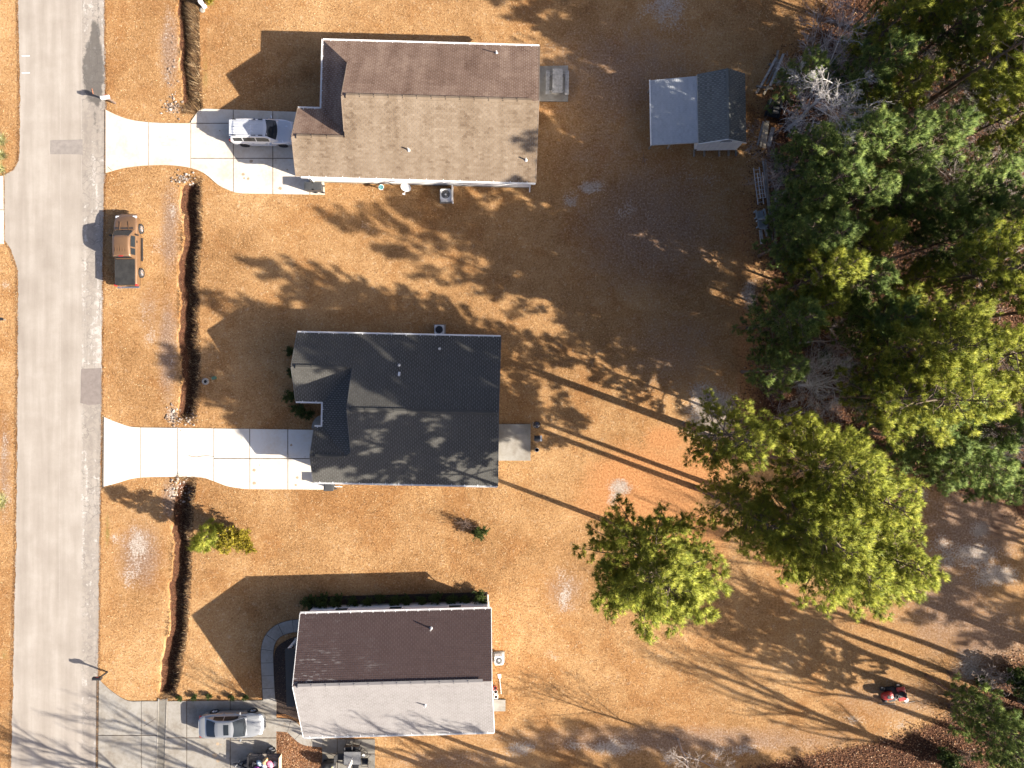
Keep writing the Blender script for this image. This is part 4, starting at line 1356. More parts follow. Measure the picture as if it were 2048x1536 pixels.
mb = MB(); mb.lathe((-1.75, 0.05, 1.65), [(.035, 0), (.015, .04), (.004, .16)], 8); mb.build("antenna", M['black'], suv)
mb = MB(); mb.box((-2.02, 0, 1.6), (.22, 1.15, .04)); mb.build("rear_spoiler", whitep, suv, bevel=.015)
mb = MB(); mb.bar((.95, -.4, 1.31), (.98, .15, 1.29), .02); mb.bar((.95, .15, 1.31), (.98, .6, 1.27), .02); mb.build("wiper", M['black'], suv)

# ---- sedan on the lower driveway, nose to the right
sx0, sx1 = W(402, 1450, .7)[0], W(528, 1450, .6)[0]
sed = thing("sedan", "silver four-door sedan with black sunroof on the lower driveway", "car", ((sx0 + sx1) / 2, W(465, 1452, .9)[1], .06), R(1.2))
L = 2.36
st = [(-L, .5, .90, .5, .0), (-L + .1, .72, .96, .42, .0), (-1.9, .86, 1.0, .30, .01), (-1.3, .90, .99, .24, .02), (0, .915, .95, .2, .03), (1.0, .90, .95, .22, .06), (1.55, .87, .88, .24, .07), (2.0, .76, .78, .26, .05), (2.24, .58, .68, .28, .03), (L, .35, .6, .35, .01)]
car_body(st, "body", silver, sed, (-1.38, 1.42), .33)
cab = Cabin([(-1.88, .98), (-1.0, 1.38), (-.75, 1.43), (-.2, 1.46), (.2, 1.44), (.38, 1.39), (1.2, .97)], [(-1.95, .95), (1.3, .93)], [(-1.9, .70), (-1.2, .8), (0, .83), (.7, .8), (1.25, .72)], .56, .04)
xs_ = sorted(set(list(np.linspace(-1.88, 1.2, 30)) + [-1.0, -.75, .2, .38]))
cab.patch(xs_, V_, 0).build("cabin", silver, sed, smooth=True)
cab.patch(np.linspace(.40, 1.15, 9), list(np.linspace(-.56, .56, 11)), .01, lambda v: -.10 * (v / .6) ** 2).build("windshield", M['glass'], sed, smooth=True)
cab.patch(np.linspace(-1.75, -1.0, 8), list(np.linspace(-.53, .53, 11)), .01, lambda v: .08 * (v / .6) ** 2).build("rear_window", M['glass'], sed, smooth=True)
cab.patch(np.linspace(-.32, .05, 4), list(np.linspace(-.4, .4, 7)), .008).build("sunroof", M['glass'], sed, smooth=True)
for sg in (-1, 1):
    for a, b in ((-1.15, -.42), (-.36, .62)):
        cab.patch(np.linspace(a, b, 6), [sg * v for v in np.linspace(.68, .93, 5)], .01).build("side_window", M['glass'], sed, smooth=True)
    for x_ in (-1.38, 1.42): wheel(sed, x_, sg * .79, .33, sg, M['chrome'])
    mirror(sed, .72, sg * .86, 1.0, sg, silver)
    mb = MB(); mb.blob((2.02, sg * .60, .70), (.22, .16, .07), 3); mb.build("headlight", M['lamp_clear'], sed, smooth=True)
    mb = MB(); mb.blob((-2.2, sg * .64, .86), (.14, .16, .09), 3); mb.build("taillight", M['red'], sed, smooth=True)
    for x_ in (-.5, .3):
        mb = MB(); mb.box((x_, sg * .92, .85), (.16, .03, .03)); mb.build("door_handle", M['chrome'], sed)
mb = MB(); mb.box((2.32, 0, .5), (.07, .8, .16)); mb.build("grille", M['black'], sed, bevel=.03)
mb = MB(); mb.bar((1.0, -.5, 1.11), (1.08, .05, 1.07), .02); mb.bar((1.0, .1, 1.11), (1.08, .6, 1.05), .02); mb.build("wiper", M['black'], sed)

# ---- pickup on the verge, nose up the street (+y)
pk = thing("pickup_truck", "bronze extended-cab pickup with black bed cover parked half on the verge", "pickup", (W(246, 498, .0)[0] + .72, W(246, 500, .8)[1] + .0, .03), R(90.5))
L = 2.62
st = [(-L, .80, 1.02, .5, .0), (-L + .08, .84, 1.04, .42, .0), (-1.5, .86, 1.05, .4, .0), (-.7, .86, 1.05, .38, .0), (.9, .87, 1.07, .36, .02), (1.35, .88, 1.07, .36, .05), (2.0, .87, 1.02, .36, .06), (2.35, .78, .93, .38, .05), (2.54, .62, .84, .4, .03), (L, .45, .74, .45, .01)]
car_body(st, "body", gold, pk, (-1.62, 1.62), .37)
cab = Cabin([(-.66, 1.06), (-.6, 1.5), (-.5, 1.62), (.2, 1.68), (.75, 1.65), (.9, 1.60), (1.42, 1.10)], [(-.8, 1.03), (1.5, 1.04)], [(-.8, .80), (.8, .81), (1.45, .76)], .60, .04)
xs_ = sorted(set(list(np.linspace(-.66, 1.42, 22)) + [-.6, -.5, .75, .9]))
cab.patch(xs_, V_, 0).build("cabin", gold, pk, smooth=True)
cab.patch(np.linspace(.92, 1.38, 8), list(np.linspace(-.55, .55, 11)), .01, lambda v: -.09 * (v / .6) ** 2).build("windshield", M['glass'], pk, smooth=True)
cab.patch(np.linspace(-.655, -.6, 3), list(np.linspace(-.48, .48, 9)), .012).build("rear_window", M['glass'], pk, smooth=True)
for sg in (-1, 1):
    for a, b in ((-.45, .02), (.12, .92)):
        cab.patch(np.linspace(a, b, 6), [sg * v for v in np.linspace(.68, .94, 5)], .01).build("side_window", M['glass'], pk, smooth=True)
    for x_ in (-1.62, 1.62): wheel(pk, x_, sg * .78, .37, sg, M['chrome'], .24)
    mirror(pk, 1.0, sg * .86, 1.18, sg, M['black'])
    mb = MB(); mb.box((.1, sg * .89, .36), (1.7, .14, .06)); mb.build("running_board", M['black'], pk, bevel=.02)
    mb = MB(); mb.box((2.38, sg * .62, .84), (.2, .28, .16)); mb.build("headlight", M['lamp_clear'], pk, bevel=.04)
    mb = MB(); mb.box((-2.58, sg * .76, .92), (.14, .14, .26)); mb.build("taillight", M['red'], pk, bevel=.02)
    mb = MB(); mb.box((.55, sg * .86, 1.0), (.16, .04, .035)); mb.build("door_handle", M['black'], pk)
for k in range(5):
    mb = MB(); mb.box((.0, -.36 + k * .18, 1.712 - abs(k - 2) * .012), (.5, .025, .02)); mb.build("roof_rib", gold, pk)
mb = MB(); mb.box((-.58, 0, 1.62), (.06, .3, .05)); mb.build("brake_light", M['red'], pk)
M['tonneau'] = plain('vinyl_bed_cover', (.022, .021, .02), .7, var=.5, scale=2.2)
mb = MB(); mb.box((-1.66, 0, 1.075), (1.86, 1.46, .04)); mb.build("bed_cover", M['tonneau'], pk, bevel=.015)
mb = MB(); mb.box((-2.7, 0, .55), (.14, 1.6, .18)); mb.build("rear_bumper", M['chrome'], pk, bevel=.03)
mb = MB(); mb.box((2.62, 0, .55), (.12, 1.4, .2)); mb.build("front_bumper", gold, pk, bevel=.05)
mb = MB(); mb.bar((1.98, .3, 1.12), (1.4, .34, 1.14), .03); mb.bar((1.98, -.3, 1.12), (1.4, -.34, 1.14), .03); mb.build("hood_crease", gold, pk)
mb = MB(); mb.box((1.52, 0, 1.115), (.1, 1.3, .02)); mb.build("cowl", M['black'], pk)

# ------------------------------------------------------------------ trees
def tufts_mesh(pts, dirs, ln=.24, wd=.02, n=34, spread=.85):
    P = np.repeat(np.array(pts), n, 0); Dd = np.repeat(np.array(dirs), n, 0)
    m = len(P)
    r_ = rng.normal(0, 1, (m, 3)); r_ /= np.linalg.norm(r_, axis=1)[:, None]
    d = Dd + r_ * spread; d /= np.linalg.norm(d, axis=1)[:, None]
    L = ln * rng.uniform(.65, 1.25, m)
    sd = np.cross(d, rng.normal(0, 1, (m, 3))); sd /= (np.linalg.norm(sd, axis=1)[:, None] + 1e-9)
    wv = sd * (wd * rng.uniform(.7, 1.4, m))[:, None] / 2
    P = P + rng.normal(0, .025, (m, 3))
    V = np.empty((m, 3, 3))
    V[:, 0] = P - wv; V[:, 1] = P + wv; V[:, 2] = P + d * L[:, None]
    tr = np.repeat(rng.uniform(0, 1, len(pts)), n)
    rn = np.clip(tr * .6 + rng.uniform(0, .4, m), 0, 1)
    # foliage normals: each needle is shaded by the side of the tuft it grows on
    N_ = d * .8 + Dd * .4 + rng.normal(0, .25, (m, 3)); N_ /= np.linalg.norm(N_, axis=1)[:, None]
    global LAST_N
    LAST_N = np.repeat(N_, 3, 0)
    return V.reshape(-1, 3), np.arange(m * 3).reshape(-1, 3), rn

def pine_proto(H, base, rad, nb, seed, dens=1.0, mat='needle', lean=.02, tuftlen=.26, trunk_r=.17, top_flat=.25, droop=.1, gaps=.12):
    rr = random.Random(seed)
    root = thing("pine_tree", "pine", "pine tree")
    bend = [(rr.uniform(-1, 1) * lean * H, rr.uniform(-1, 1) * lean * H) for _ in range(3)]
    def tr(z):
        t = z / H
        return Vector((bend[0][0] * t * t + bend[1][0] * t * (1 - t), bend[0][1] * t * t + bend[1][1] * t * (1 - t), z))
    mb = MB()
    N = 12
    mb.tube([tr(H * i / N) for i in range(N + 1)], [trunk_r * (1 - .85 * i / N) * (1.35 if i == 0 else 1) for i in range(N + 1)], 8)
    mb.build("trunk", M['bark_pine'], root, smooth=True)
    br = MB(); pts = []; dirs = []
    ph = rr.uniform(0, 6)
    for k in range(nb):
        t = (k + rr.random()) / nb
        z = base + (H - base) * (t ** .85)
        tt = (z - base) / (H - base)
        env = (1 - tt) ** .55 * (tt + .22) ** .35 * 1.15
        Lb = rad * max(.12, env) * rr.uniform(.6, 1.15)
        a = k * 2.4 + rr.uniform(-.5, .5) + ph
        if rr.random() < gaps: continue
        el = .15 + .65 * tt + rr.uniform(-.15, .2)
        c = tr(z)
        seg = 5; p = c.copy(); path = [p.copy()]
        d = Vector((math.cos(a) * math.cos(el), math.sin(a) * math.cos(el), math.sin(el)))
        for i in range(seg):
            d = (d + Vector((rr.uniform(-.18, .18), rr.uniform(-.18, .18), (-droop if i < 3 else .22) + rr.uniform(-.06, .06)))).normalized()
            p = p + d * (Lb / seg); path.append(p.copy())
        r0 = .018 + .011 * Lb
        br.tube(path, [r0 * (1 - .8 * i / seg) for i in range(seg + 1)], 4, cap=False)
        # side shoots carry the tufts
        ns = max(3, int(Lb * 5.2 * dens))
        for j in range(ns):
            s_ = .28 + .72 * (j + rr.random()) / ns
            i0 = min(seg - 1, int(s_ * seg)); q = path[i0].lerp(path[i0 + 1], s_ * seg - i0)
            bd = (path[i0 + 1] - path[i0]).normalized()
            sa = rr.choice((-1, 1)) * rr.uniform(.5, 1.2)
            sdv = Vector((bd.x * math.cos(sa) - bd.y * math.sin(sa), bd.x * math.sin(sa) + bd.y * math.cos(sa), bd.z + rr.uniform(-.1, .45))).normalized()
            sl = (.25 + .32 * Lb * (1.15 - s_)) * rr.uniform(.6, 1.2)
            e = q + sdv * sl
            mid = q.lerp(e, .5) + Vector((0, 0, rr.uniform(-.04, .06)))
            br.tube([q, mid, e], [.014, .010, .006], 3, cap=False)
            nt_ = max(2, int(sl / .16 * dens))
            for u in range(nt_):
                f = .35 + .65 * (u + rr.random()) / nt_
                o = q.lerp(mid, f * 2) if f < .5 else mid.lerp(e, f * 2 - 1)
                o = o + Vector((rr.uniform(-.13, .13), rr.uniform(-.13, .13), rr.uniform(-.05, .13)))
                pts.append(tuple(o)); dd_ = (sdv * .7 + Vector((0, 0, .75))).normalized(); dirs.append(tuple(dd_))
        for u in range(3):
            o = path[-1] + Vector((rr.uniform(-.12, .12), rr.uniform(-.12, .12), rr.uniform(-.05, .12)))
            pts.append(tuple(o)); dirs.append(tuple((d * .6 + Vector((0, 0, .6))).normalized()))
    br.build("branch", M['twig_pine'], root, kind="stuff")
    V, F, rn = tufts_mesh(pts, dirs, tuftlen)
    cloud("crown", V, F, rn, M[mat], root, kind="stuff", normals=LAST_N)
    root['H'] = H; root['hc'] = base + (H - base) * .5
    return root

def bare_proto(H, seed, spread=.5, mat='bark_pale', levels=4, twig=.006, nchild=5, trunk_r=.16, first=.35, upright=.35, thin=.45):
    rr = random.Random(seed)
    root = thing("bare_tree", "bare", "bare tree")
    tk = MB(); br = MB()
    def grow(p, d, L, r, lev, mb):
        seg = 5 if lev == 0 else (4 if lev < 3 else 3)
        path = [p.copy()]; dd_ = d.copy()
        for i in range(seg):
            k = .10 if lev == 0 else .22
            dd_ = (dd_ + Vector((rr.uniform(-k, k), rr.uniform(-k, k), rr.uniform(-k * .5, k) * .8))).normalized()
            p = p + dd_ * (L / seg); path.append(p.copy())
        rads = [max(twig, r * (1 - .65 * i / seg)) for i in range(seg + 1)]
        mb.tube(path, rads, 7 if lev == 0 else (5 if lev == 1 else (4 if lev == 2 else 3)), cap=False)
        if lev >= levels: return
        nc = nchild + (3 if lev == 0 else 0)
        for j in range(nc):
            f = (first if lev == 0 else .2) + (1 - (first if lev == 0 else .2)) * (j + rr.random()) / nc
            i0 = min(seg - 1, int(f * seg)); q = path[i0].lerp(path[i0 + 1], f * seg - i0)
            bd = (path[i0 + 1] - path[i0]).normalized()
            ax = Vector((rr.uniform(-1, 1), rr.uniform(-1, 1), rr.uniform(-1, 1))).cross(bd)
            if ax.length < .1: continue
            ax.normalize()
            nd_ = Matrix.Rotation(rr.uniform(.5, 1.05) * (1 if lev else 1) , 3, ax) @ bd
            nd_ = (nd_ * (1 - upright * .3) + Vector((0, 0, upright * (.5 if lev < 2 else .2)))).normalized()
            grow(q, nd_, L * (spread if lev else spread * 1.05) * (1.25 - f * .6) * rr.uniform(.6, 1.3), rads[i0] * thin, lev + 1, br)
    grow(Vector((0, 0, 0)), Vector((0, 0, 1)), H * .8, trunk_r, 0, tk)
    tk.build("trunk", M[mat], root, smooth=True)
    br.build("branch", M[mat], root, kind="stuff")
    root['hc'] = H * .6
    return root

def bush_proto(kind, seed, rad=1.0, h=1.1):
    rr = random.Random(seed)
    root = thing("shrub", "shrub", "shrub")
    st = MB(); pts = []; dirs = []
    for k in range(16 if kind != 'twig' else 26):
        a = rr.uniform(0, 2 * PI); el = rr.uniform(.4, 1.4)
        d = Vector((math.cos(a) * math.cos(el), math.sin(a) * math.cos(el), math.sin(el)))
        p = Vector((rr.uniform(-.1, .1), rr.uniform(-.1, .1), 0)); path = [p.copy()]
        for i in range(4):
            d = (d + Vector((rr.uniform(-.3, .3), rr.uniform(-.3, .3), rr.uniform(-.1, .15)))).normalized()
            p = p + Vector((d.x * rad, d.y * rad, d.z * h)) * .25; path.append(p.copy())
            for _ in range(2):
                e = p + Vector((rr.uniform(-.3, .3) * rad, rr.uniform(-.3, .3) * rad, rr.uniform(0, .3) * h))
                st.tube([p, e], [.006, .004], 3, cap=False)
                if kind != 'twig':
                    for u in range(5):
                        o = p.lerp(e, rr.random()) + Vector((rr.uniform(-.1, .1), rr.uniform(-.1, .1), rr.uniform(-.05, .1)))
                        pts.append(tuple(o)); dirs.append((rr.uniform(-.5, .5), rr.uniform(-.5, .5), .8))
        st.tube(path, [.015, .012, .01, .008, .006], 3, cap=False)
    st.build("stem", M['twig_brown'] if kind != 'pale' else M['bark_grey'], root, kind="stuff")
    if kind != 'twig' and kind != 'pale':
        V, F, rn = tufts_mesh(pts, dirs, .13, .05, 7, 1.0)
        cloud("foliage", V, F, rn, M['leaf_yellow' if kind == 'yellow' else 'leaf_green'], root, kind="stuff")
    root['hc'] = h * .5
    return root

PT = {
 'A': pine_proto(20, 8.5, 3.9, 78, 1, 1.15),
 'B': pine_proto(20, 9.5, 3.4, 66, 2, 1.15, gaps=.18),
 'C': pine_proto(20, 7.0, 3.6, 70, 3, 1.0, gaps=.22),
 'G': pine_proto(18, 8.6, 4.5, 92, 9, 1.2),
 'D': pine_proto(12, 3.5, 2.9, 66, 4, 1.1, 'needle_dark', trunk_r=.12),
 'E': pine_proto(12, 4.0, 2.6, 58, 5, 1.1, 'needle_dark', trunk_r=.12, gaps=.2),
 'F': pine_proto(12, 3.0, 2.4, 54, 6, 1.2, 'needle', trunk_r=.11),
}
BT = {
 'P': bare_proto(9.5, 38, .50, 'bark_pale', 4, .0055, 7, .12, .2, .15, .40),
 'Q': bare_proto(9, 32, .5, 'bark_grey', 4, .0055, 6, .10, .25, .25, .42),
 'R': bare_proto(15, 33, .38, 'bark_grey', 3, .014, 5, .27, .5, .6, .55),
}
US = {'twig': bush_proto('twig', 41), 'green': bush_proto('green', 42), 'yellow': bush_proto('yellow', 43, 1.0, 1.6), 'pale': bush_proto('pale', 44, 1.1, 1.3)}
used = set()
def plant(protos, key, x, y, scale, label, group=None, rz=None, z=0.0, sq=None):
    src = protos[key]
    rz = random.uniform(0, 2 * PI) if rz is None else rz
    sc_ = (scale, scale, scale) if sq is None else (scale * sq, scale * sq, scale)
    if id(src) not in used:
        used.add(id(src)); o = src
        o.location = (x, y, z); o.rotation_euler = (0, 0, rz); o.scale = sc_; o["label"] = label
    else:
        o = copy_thing(src, (x, y, z), rz, label, sc_)
    if group: o["group"] = group
    elif "group" in o: del o["group"]
    return o
GP = "pines of the wood and the yard"
# pines given by the photograph pixel of the trunk's foot: (px, py, kind, height scale, label)
foot = [
 (1240, 1052, 'G', .96, "lone tall pine nearest the lower house, its trunk foot on open red straw"),
 (1392, 975, 'C', .80, "slim pine with thin drooping lower branches between the lone pine and the big yellow-green group"),
 (1462, 984, 'B', 1.02, "tall yellow-green pine in the left middle of the big sunlit group"),
 (1495, 1016, 'A', 1.0, "broad yellow-green pine, lowest crown of the big sunlit group"),
 (1562, 1020, 'A', .92, "wide pine with bright crown at the right end of the big sunlit group"),
 (1550, 925, 'B', .92, "tall pine in the upper right of the big sunlit group"),
 (1372, 850, 'C', .86, "green pine overhanging the pale sandy patch at the wood's corner"),
 (1500, 900, 'B', .94, "mid green pine just behind the one over the sandy patch"),
 (1662, 705, 'A', .86, "bright pine whose crown ends in a pointed tip above the bare grey thicket"),
 (1735, 735, 'B', .9, "yellow-green pine with the brightest crown, right of the pointed one"),
 (1640, 790, 'C', .98, "yellow-green pine crown below the pointed one"),
 (1700, 800, 'D', 1.15, "green pine half shaded behind the brightest crowns of the wood"),
 (1790, 590, 'B', .92, "light green pine crown at the right picture edge, middle of the wood"),
 (1790, 250, 'B', .98, "pine with pale lime tips in the top right corner"),
]
for px, py, k, sc_, lb in foot:
    x, y = W(px, py); plant(PT, k, x, y, sc_, lb, GP, sq=1.2 if px == 1240 else 1.25 if px in (1662, 1735) else 1.08)
# pines given by the pixel where the middle of the crown is seen: (px, py, kind, scale, label)
crowns = [
 (1770, 60, 'F', 1.0, "green pine at the top of the wood's left edge"),
 (1745, 140, 'D', .95, "green pine right above the white leafless tree"),
 (1600, 150, 'E', .75, "small dark pine beside the upper lumber pile"),
 (1790, 190, 'F', .95, "pine with yellowish crown between the two white leafless trees"),
 (1700, 300, 'D', 1.0, "dark pine right below the white leafless tree"),
 (1612, 305, 'E', .8, "dark pine spreading over the lower lumber pile"),
 (1850, 420, 'E', .9, "dim green pine above the brown brush, right of the ladder pines"),
 (1940, 390, 'D', .9, "dim rounded pine under the grey-brown leafless tree at the right"),
 (1835, 560, 'F', .8, "small light pine left of the pointed crown's tip"),
 (1710, 560, 'D', .9, "dark pine right of the feathery light green one"),
 (1775, 760, 'E', .95, "shaded pine below the pointed crown, right of the pale thicket"),
 (1960, 180, 'E', .7, "low dim pine under the second white leafless tree"),
 (1640, 380, 'D', 1.0, "dense dark pine behind the top of the ladder"),
 (1770, 290, 'E', 1.0, "dark bushy pine in the middle of the upper wood"),
 (1855, 290, 'D', 1.0, "rounded dark green pine left of the reddish brush"),
 (1606, 412, 'D', .82, "dark pine leaning over the ladder"),
 (1700, 400, 'E', 1.0, "dark pine behind the ladder, second row"),
 (1790, 400, 'D', .9, "shaded pine in front of the sun-streaked forest floor"),
 (1592, 474, 'E', .88, "dark pine beside the grey plastic chairs"),
 (1640, 480, 'D', 1.0, "dark pine behind the grey plastic chairs"),
 (1730, 480, 'F', .9, "pine in the shaded middle of the wood above the light green crown"),
 (1640, 555, 'F', 1.1, "light green pine with feathery crown on the wood's left edge"),
 (1570, 640, 'D', .95, "rounded green pine on the left edge, below the feathery one"),
 (1625, 620, 'F', .9, "pine behind the rounded green one on the left edge"),
 (1550, 740, 'E', .85, "dark pine at the left edge beside the grey bare thicket"),
 (1760, 640, 'D', 1.0, "shaded pine between the grey bare thicket and the pointed crown"),
 (1900, 480, 'E', .95, "dim green pine over brown brush in the middle of the right half"),
 (1960, 560, 'E', 1.0, "dim green pine left of the light crown at the right edge"),
 (1985, 440, 'D', 1.0, "dark pine at the right edge above the light crown"),
 (1900, 60, 'D', 1.05, "dark pine between the lime-tipped one and the top edge"),
 (1850, 10, 'E', 1.1, "dark pine cut by the top edge of the picture"),
 (2020, 110, 'D', 1.0, "dark pine below the lime-tipped crown in the corner"),
 (2030, 300, 'E', 1.0, "dark pine at the right edge beside the fallen trunk"),
 (1970, 850, 'D', 1.0, "green pine right of the brightest crowns, shaded"),
 (1930, 930, 'E', 1.0, "dark pine at the wood's lower right corner"),
 (1990, 960, 'D', .85, "small dark pine at the right edge of the lower right corner"),
 (1850, 880, 'D', .95, "green pine between the big sunlit group and the wood"),
 (1600, 870, 'F', .9, "light green pine above the big sunlit group"),
 (1980, 1440, 'E', .9, "dark pine at the lower right beyond the red riding mower"),
 (2030, 1510, 'D', .9, "dark pine in the picture's lower right corner"),
]
for px, py, k, sc_, lb in crowns:
    hc = PT[k]['hc'] * sc_
    x, y = W(px, py, hc); plant(PT, k, x, y, sc_, lb, GP)
# beyond the frame: the pines that shade the bottom strip, the top lawn and the wood itself
off = [(1980, 1830, 'A', .95), (2160, 1830, 'B', 1.0), (1840, 1850, 'C', .9), (2300, 1850, 'A', 1.0), (1650, 1830, 'C', .8), (1560, 1760, 'E', .9), (1420, 1720, 'D', .9),
       (1830, 330, 'B', .74), (1930, 640, 'A', .84), (2080, 700, 'B', .95), (1880, 760, 'B', .8), 
       (1840, 220, 'A', .74), (1940, 180, 'B', .8), (2160, 920, 'A', .95), (2230, 860, 'B', 1.0), (2050, 930, 'C', .85), (2300, 1180, 'B', .9), (2180, 1180, 'E', 1.2), (2450, 1350, 'B', 1.0), (2560, 1450, 'C', 1.0), (2520, 1250, 'B', 1.0), (2680, 1400, 'A', 1.0), (2400, 1190, 'C', .9),
       (1720, 150, 'B', .72), (1880, 120, 'A', .8), (1960, 300, 'B', .86), (2120, 250, 'B', 1.0), (2160, 620, 'A', 1.0), (2040, 560, 'C', .9), (2250, 400, 'A', 1.05), (2280, 760, 'B', 1.0),
       (1800, -60, 'A', .8), (1980, 20, 'B', .9), (2150, 80, 'A', 1.0), (2300, 980, 'C', .95), (2200, 1080, 'C', .8), (1700, 60, 'E', 1.0), (1640, -80, 'D', 1.1), (1760, -150, 'A', .8), (2060, -120, 'B', 1.0)]
for px, py, k, sc_ in off:
    x, y = W(px, py)
    ap = ((px - 1024) * 54 / (54 - PT[k]['hc'] * sc_) + 1024, 768 - (768 - py) * 54 / (54 - PT[k]['hc'] * sc_))
    inside = 0 < ap[0] < 2030 and 0 < ap[1] < 1520
    plant(PT, k, x, y, sc_, "dark crowded pine inside the upper right wood" if inside else "tall pine beyond the picture's edge, shading the yard",
          "pines crowded inside the wood" if inside else "pines beyond the picture's edge")
# leafless trees
GB = "leafless trees"
bare = [
 (1655, 185, 'P', 1.1, "white leafless tree with tangled twigs nearest the shed and lumber", 1.15),
 (1905, 130, 'P', 1.0, "white leafless tree at the upper right, above reddish brush", 1.0),
 (1985, 215, 'P', .85, "white leafless tree near the right edge by the fallen trunk", 1.0),
 (1655, 770, 'P', .85, "pale grey leafless tree low between the left-edge pines and the pointed pine", 1.1),
 (1640, 680, 'Q', .75, "brownish leafless tree just above the pale grey thicket", 1.1),
 (1880, 275, 'Q', .9, "grey leafless tree tangled over brown brush, centre of the upper wood", 1.2),
 (2025, 900, 'P', .85, "pale leafless tree at the right edge below the brightest pines", 1.1),
 (2035, 770, 'P', .8, "white leafless twigs poking in at the right edge beside the brightest pine", 1.0),
 (1385, 1540, 'Q', .8, "pale leafless treetop poking in at the bottom edge", 1.0),
 (1830, 470, 'Q', .9, "grey leafless tree over the sun-streaked forest floor", 1.2),
 (1960, 350, 'Q', .9, "grey-brown leafless tree at the right, above the dim pines", 1.2),
 (1700, 120, 'Q', .8, "grey leafless tree half hidden behind the white one", 1.1),
 (1620, 740, 'Q', .7, "low grey leafless tree behind the left-edge pine by the thicket", 1.2),
]
for px, py, k, sc_, lb, sq in bare:
    x, y = W(px, py, BT[k]['hc'] * sc_); plant(BT, k, x, y, sc_, lb, GB, sq=sq)
# leafless trees beyond the edge whose shadows stripe the lower right lawn, the pale roof and the street
offb = [(2060, 1432, 'R', 1.15), (2110, 1530, 'R', 1.1), (2120, 1390, 'R', 1.1), (2170, 1330, 'R', 1.2), (2140, 1620, 'R', 1.1), (2090, 1290, 'R', 1.1), (2200, 1480, 'R', 1.2), (1990, 1560, 'R', 1.0),
        (1150, 1566, 'R', .85), (1040, 1562, 'R', .8), (930, 1560, 'R', .8), (1290, 1572, 'R', .9), (2040, 1400, 'R', 1.0), (2080, 1470, 'R', 1.1), (760, 1640, 'R', .9), (560, 1660, 'R', .9), (900, 1720, 'R', 1.0), (680, 1740, 'R', 1.0), (1330, 1700, 'R', .9)]
for px, py, k, sc_ in offb:
    x, y = W(px, py)
    plant(BT, k, x, y, sc_, "leafless tree beyond the picture's edge, striping the ground with shadow", "leafless trees beyond the picture's edge", sq=.9)
rb = random.Random(19)
k = 0
while k < 26:
    px = rb.uniform(1600, 2060); py = rb.uniform(20, 900)
    if 560 < py < 900 and px < 1980: continue
    x, y = W(px, py, 4); plant(BT, 'Q', x, y, rb.uniform(.45, .85), "thin grey leafless tree tangled among the pines of the wood", "thin leafless trees inside the wood", sq=rb.uniform(1.0, 1.4)); k += 1
# brush on the forest floor
GS = "brush under the trees"
k = 0; rb = random.Random(5)
while k < 85:
    px = rb.uniform(1530, 2060); py = rb.uniform(-20, 1000)
    if px < np.interp(py, edge_y, edge_x) + 20: continue
    kd = rb.choice(['twig', 'twig', 'green', 'pale', 'twig', 'pale'])
    x, y = W(px, py)
    plant(US, kd, x, y, rb.uniform(.8, 1.9), {'twig': "brown leafless brush under the crowded pines", 'pale': "grey leafless brush under the crowded pines", 'green': "low green bush under the crowded pines"}[kd], GS); k += 1
for k in range(16):
    px = rb.uniform(1880, 2060); py = rb.uniform(1330, 1540)
    kd = rb.choice(['twig', 'green', 'twig', 'pale']); x, y = W(px, py)
    plant(US, kd, x, y, rb.uniform(.7, 1.5), {'twig': "brown leafless brush in the shaded lower right corner", 'pale': "grey leafless brush in the shaded lower right corner", 'green': "low green bush in the shaded lower right corner"}[kd], "brush in the lower right corner")

# young plants in the yard
yp = pine_proto(4.2, .5, 1.25, 34, 77, 1.3, 'needle', trunk_r=.05, tuftlen=.3, gaps=.1)
yp.location = (*W(443, 1062), 0); yp["label"] = "young bright green pine sapling on the ditch bank below the middle driveway"
x, y = W(478, 1068); plant(US, 'yellow', x, y, 1.5, "airy yellow shrub beside the young pine sapling")
x, y = W(500, 1085); plant(US, 'yellow', x, y, .95, "smaller yellow shrub, lower right of the airy yellow one")
x, y = W(962, 1066); plant(US, 'green', x, y, .75, "low green bush on the lawn between the middle and lower houses")
x, y = W(930, 1045); plant(US, 'twig', x, y, 1.0, "dark leafless bush left of the low green bush on the lawn")
x, y = W(425, 2); plant(US, 'yellow', x, y, .7, "yellow-green bush at the top edge beside the ditch")
for px, py, sc_, lb in ((584, 706, .55, "small green shrub at the middle house's front wall, uppermost"), (586, 745, .45, "small green shrub at the middle house's front wall, second"),
                        (584, 790, .7, "rounded green shrub at the middle house's front corner"), (604, 818, .75, "larger brownish-green shrub in the notch of the middle house"), (620, 828, .5, "small shrub nearest the quarter-round stoop")):
    x, y = W(px, py); plant(US, 'green', x, y, sc_, lb, "shrubs along the middle house front")
for i in range(13):
    px = 622 + i * 28; x, y = W(px, 1203 - i * .9 + random.uniform(-3, 3))
    plant(US, 'green', x, y, random.uniform(.5, .75), "dark low shrub in the foundation bed along the lower house's north wall", "foundation shrubs of the lower house")
for px, py, lb in ((362, 1393, "leftmost"), (392, 1393, "second"), (420, 1392, "third"), (466, 1392, "fourth"), (492, 1392, "rightmost")):
    x, y = W(px, py); plant(US, 'green', x, y, .32, lb + " small green plant in the row above the lower driveway", "small plants above the lower driveway")
def spiky(px, py, n, ln, label):
    x, y = W(px, py)
    P = rng.normal(0, .12, (n, 3)); P[:, 2] = .02
    V, F = blades(P, ln, .05, .55)
    o = cloud("yucca", V, F, rng.uniform(0, 1, n), M['yucca']); o.location = (x, y, 0)
    tag(o, label, "yucca")
spiky(3, 282, 160, .8, "pale spiky grass clump at the left edge, upper verge, topmost")
spiky(4, 312, 150, .7, "pale spiky grass clump at the left edge beside the far driveway's corner")
